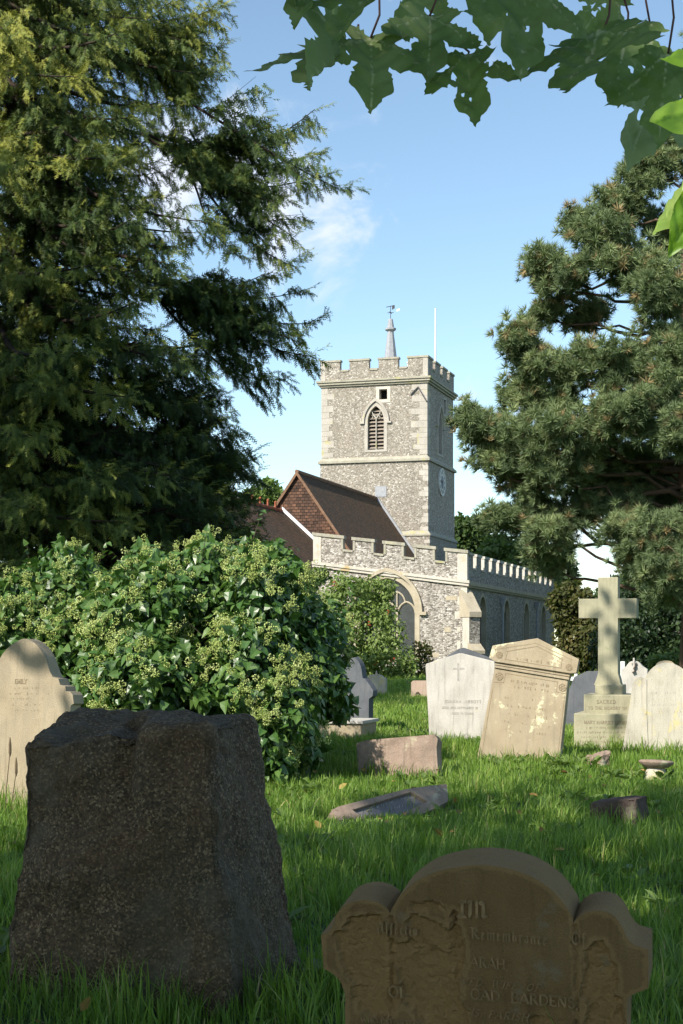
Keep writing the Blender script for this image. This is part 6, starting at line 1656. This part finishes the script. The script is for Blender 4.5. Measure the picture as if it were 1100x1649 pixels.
# ------------------------------------------------------------------ grass
M['grass'] = leafmat('grass_blades', [(0, (.06, .12, .016)), (.45, (.15, .26, .036)), (.8, (.29, .39, .078)), (1, (.40, .36, .15))], .38, .5, .35, (.18, .36, .02))
def grass():
    g = rng(99); Vs, Ts, tn, o = [], [], [], 0
    for d0, d1, dens, per, h, w in ((3.3, 8, 230, 9, .14, .0040), (8, 14, 210, 9, .145, .0046), (14, 22, 140, 8, .13, .0062), (22, 42, 48, 8, .13, .010), (42, 75, 9, 7, .2, .026)):
        area = .56 * (d1 * d1 - d0 * d0) / 2 + 1.0 * (d1 - d0); n = int(area * dens)
        d = np.sqrt(d0 * d0 + g.random(n) * (d1 * d1 - d0 * d0)); x = g.uniform(-1, 1, n) * (d * .27 + .5)
        # long and short patches
        pat = np.array([noise.noise(Vector((a * .9, b * .9, 4.4))) for a, b in zip(x, d)]); pat2 = np.array([noise.noise(Vector((a * 3.1, b * 3.1, 1.4))) for a, b in zip(x, d)])
        hs = h * (1 + .55 * pat + .45 * pat2) * g.uniform(.55, 1.25, n)
        for bx_, by_, rx, ry, ang in ((.40, 11.55, .72, .36, 28), ((997 - CX) / F * 11.5, 11.5, .2, .17, -28), (x_, y_ - .2, .2, .4, 0), (.60, 14.9, .5, .3, -17), ((964 - CX) / F * 17, 16.7, .18, .3, 0)):
            c, s = math.cos(R(ang)), math.sin(R(ang)); u = (x - bx_) * c + (d - by_) * s; v = -(x - bx_) * s + (d - by_) * c
            ins = (np.abs(u) < rx) & (np.abs(v) < ry); hs = np.where(ins, hs * .35, hs)
        for sx_, sy_, rr in ((-2.45, 11.6, .5), (-.75, 5.5, .8), (.4, 4.25, .6), (2.0, 17.2, .6), (1.6, 20.6, .6), (3.4, 19.2, .6), (3.85, 18.5, .6), (.6, 15.2, .6)): hs = np.where((np.abs(x - sx_) < rr) & (np.abs(d - sy_) < .3), hs * 1.35, hs)
        px, py = np.repeat(x, per), np.repeat(d, per); N = len(px); px = px + g.normal(size=N) * .035 * (1 + w * 60); py = py + g.normal(size=N) * .035 * (1 + w * 60)
        H = np.repeat(hs, per) * g.uniform(.55, 1.25, N); az = g.uniform(0, 2 * np.pi, N) * .5 + np.repeat(g.uniform(0, 2 * np.pi, n), per); ln = np.abs(g.normal(size=N)) * .42 + .1
        ln = np.clip(ln, 0, 1.3)
        fa = az + np.pi / 2 + g.normal(size=N) * .5; ww = w * g.uniform(.6, 1.3, N)
        z0 = np.array([ground_z(a, b) for a, b in zip(x, d)]); z0 = np.repeat(z0, per) - .01
        base = np.stack([px, py, z0], 1); lv = np.stack([np.cos(az), np.sin(az), 0 * az], 1); sv = np.stack([np.cos(fa), np.sin(fa), 0 * az], 1)
        V = np.zeros((N, 7, 3))
        for i, t in enumerate((0, .38, .72, 1.0)):
            c = base + lv * (ln * H * t * t)[:, None]; c[:, 2] += H * (t - .42 * ln * t * t * t)
            wd = (ww * (1 - t ** 1.6))[:, None] * sv
            if i < 3: V[:, 2 * i] = c - wd; V[:, 2 * i + 1] = c + wd
            else: V[:, 6] = c
        T = np.array([(0, 1, 3), (0, 3, 2), (2, 3, 5), (2, 5, 4), (4, 5, 6)])[None] + (np.arange(N) * 7)[:, None, None]
        tint = .43 + (.13 if d0 > 20 else 0) + .2 * np.repeat(pat2, per) + .1 * np.repeat(pat, per) + g.normal(size=N) * .13; dry = g.random(N) < .03; tint[dry] = 1
        tv = np.repeat(tint[:, None], 7, 1); tv[:, :2] -= .05
        Vs.append(V.reshape(-1, 3)); Ts.append(T.reshape(-1, 3) + o); tn.append(tv.ravel()); o += N * 7
    V, T = np.concatenate(Vs), np.concatenate(Ts); print('grass blades', len(V) // 7)
    tag(link('grass', npmesh('grass', V, T, tint=np.clip(np.concatenate(tn), 0, 1), smooth=True), M['grass']), 'long unmown green grass of the churchyard', 'grass', kind='stuff')
grass()
def weeds():
    g = rng(123); n = 1500; d = np.sqrt(20 + g.random(n) * 500); x = g.uniform(-1, 1, n) * (d * .24 + .3)
    k = np.array([noise.noise(Vector((a * .7, b * .7, 8))) for a, b in zip(x, d)]) > .05; x, d = x[k], d[k]
    rp = 7; px, py = np.repeat(x, rp), np.repeat(d, rp); N = len(px); az = g.uniform(0, 6.28, N)
    yd = np.stack([np.cos(az), np.sin(az), g.uniform(.2, 1.1, N)], 1); nn = np.stack([-np.cos(az) * .4, -np.sin(az) * .4, np.ones(N)], 1)
    p = np.stack([px + np.cos(az) * .02, py + np.sin(az) * .02, g.uniform(.01, .06, N)], 1)
    tag(scatter('weeds', LEAF, basis(yd, nn), p, np.repeat(g.uniform(.06, .12, len(x)), rp) * g.uniform(.7, 1.2, N), .45 + g.normal(size=N) * .15, M['shrub']), 'broad leaved weeds among the churchyard grass', 'weeds', kind='stuff')
weeds()
def litter():
    g = rng(321); n = 260; d = np.sqrt(14 + g.random(n) * 230); x = g.uniform(-1, 1, n) * (d * .24 + .3)
    p = np.stack([x, d, g.uniform(.03, .12, n)], 1)
    M['litter'] = leafmat('fallen_leaf', [(0, (.10, .055, .02)), (.5, (.22, .13, .045)), (1, (.36, .26, .08))], .2, .7, .2)
    tag(scatter('fallen_leaves', LEAF, basis(g.normal(size=(n, 3)) * [1, 1, .4], jit(np.tile([[0, 0, 1.]], (n, 1)), g, .5)), p, g.uniform(.04, .085, n), .5 + g.normal(size=n) * .25, M['litter']), 'scattered brown fallen leaves in the shaded grass', 'leaves', kind='stuff')
litter()
# tall dry stalks in front of the left headstone
M['dry'] = plain('dry_stalk', (.12, .085, .05), .9, .3, 20)
g_ = random.Random(2)
for k, (px, d) in enumerate(((8, 11.2), (18, 11.4), (84, 11.0))):
    mb = MB(); x = (px - CX) / F * d; hgt = (.52, .36, .30)[k]
    mb.tube([(0, 0, -.02), (.01, 0, hgt * .5), (.035, 0, hgt)], [.005, .004, .003], 5); mb.lathe([(.003, 0), (.011, .03), (.010, .09), (.003, .14)], (.037, 0, hgt - .02), 6)
    o = mb.build('dry_stalk', M['dry'], loc=(x, d, 0)); tag(o, 'dry brown seed stalk in the grass before the buff ogee headstone', 'plant', 'dry stalks by the left headstone')
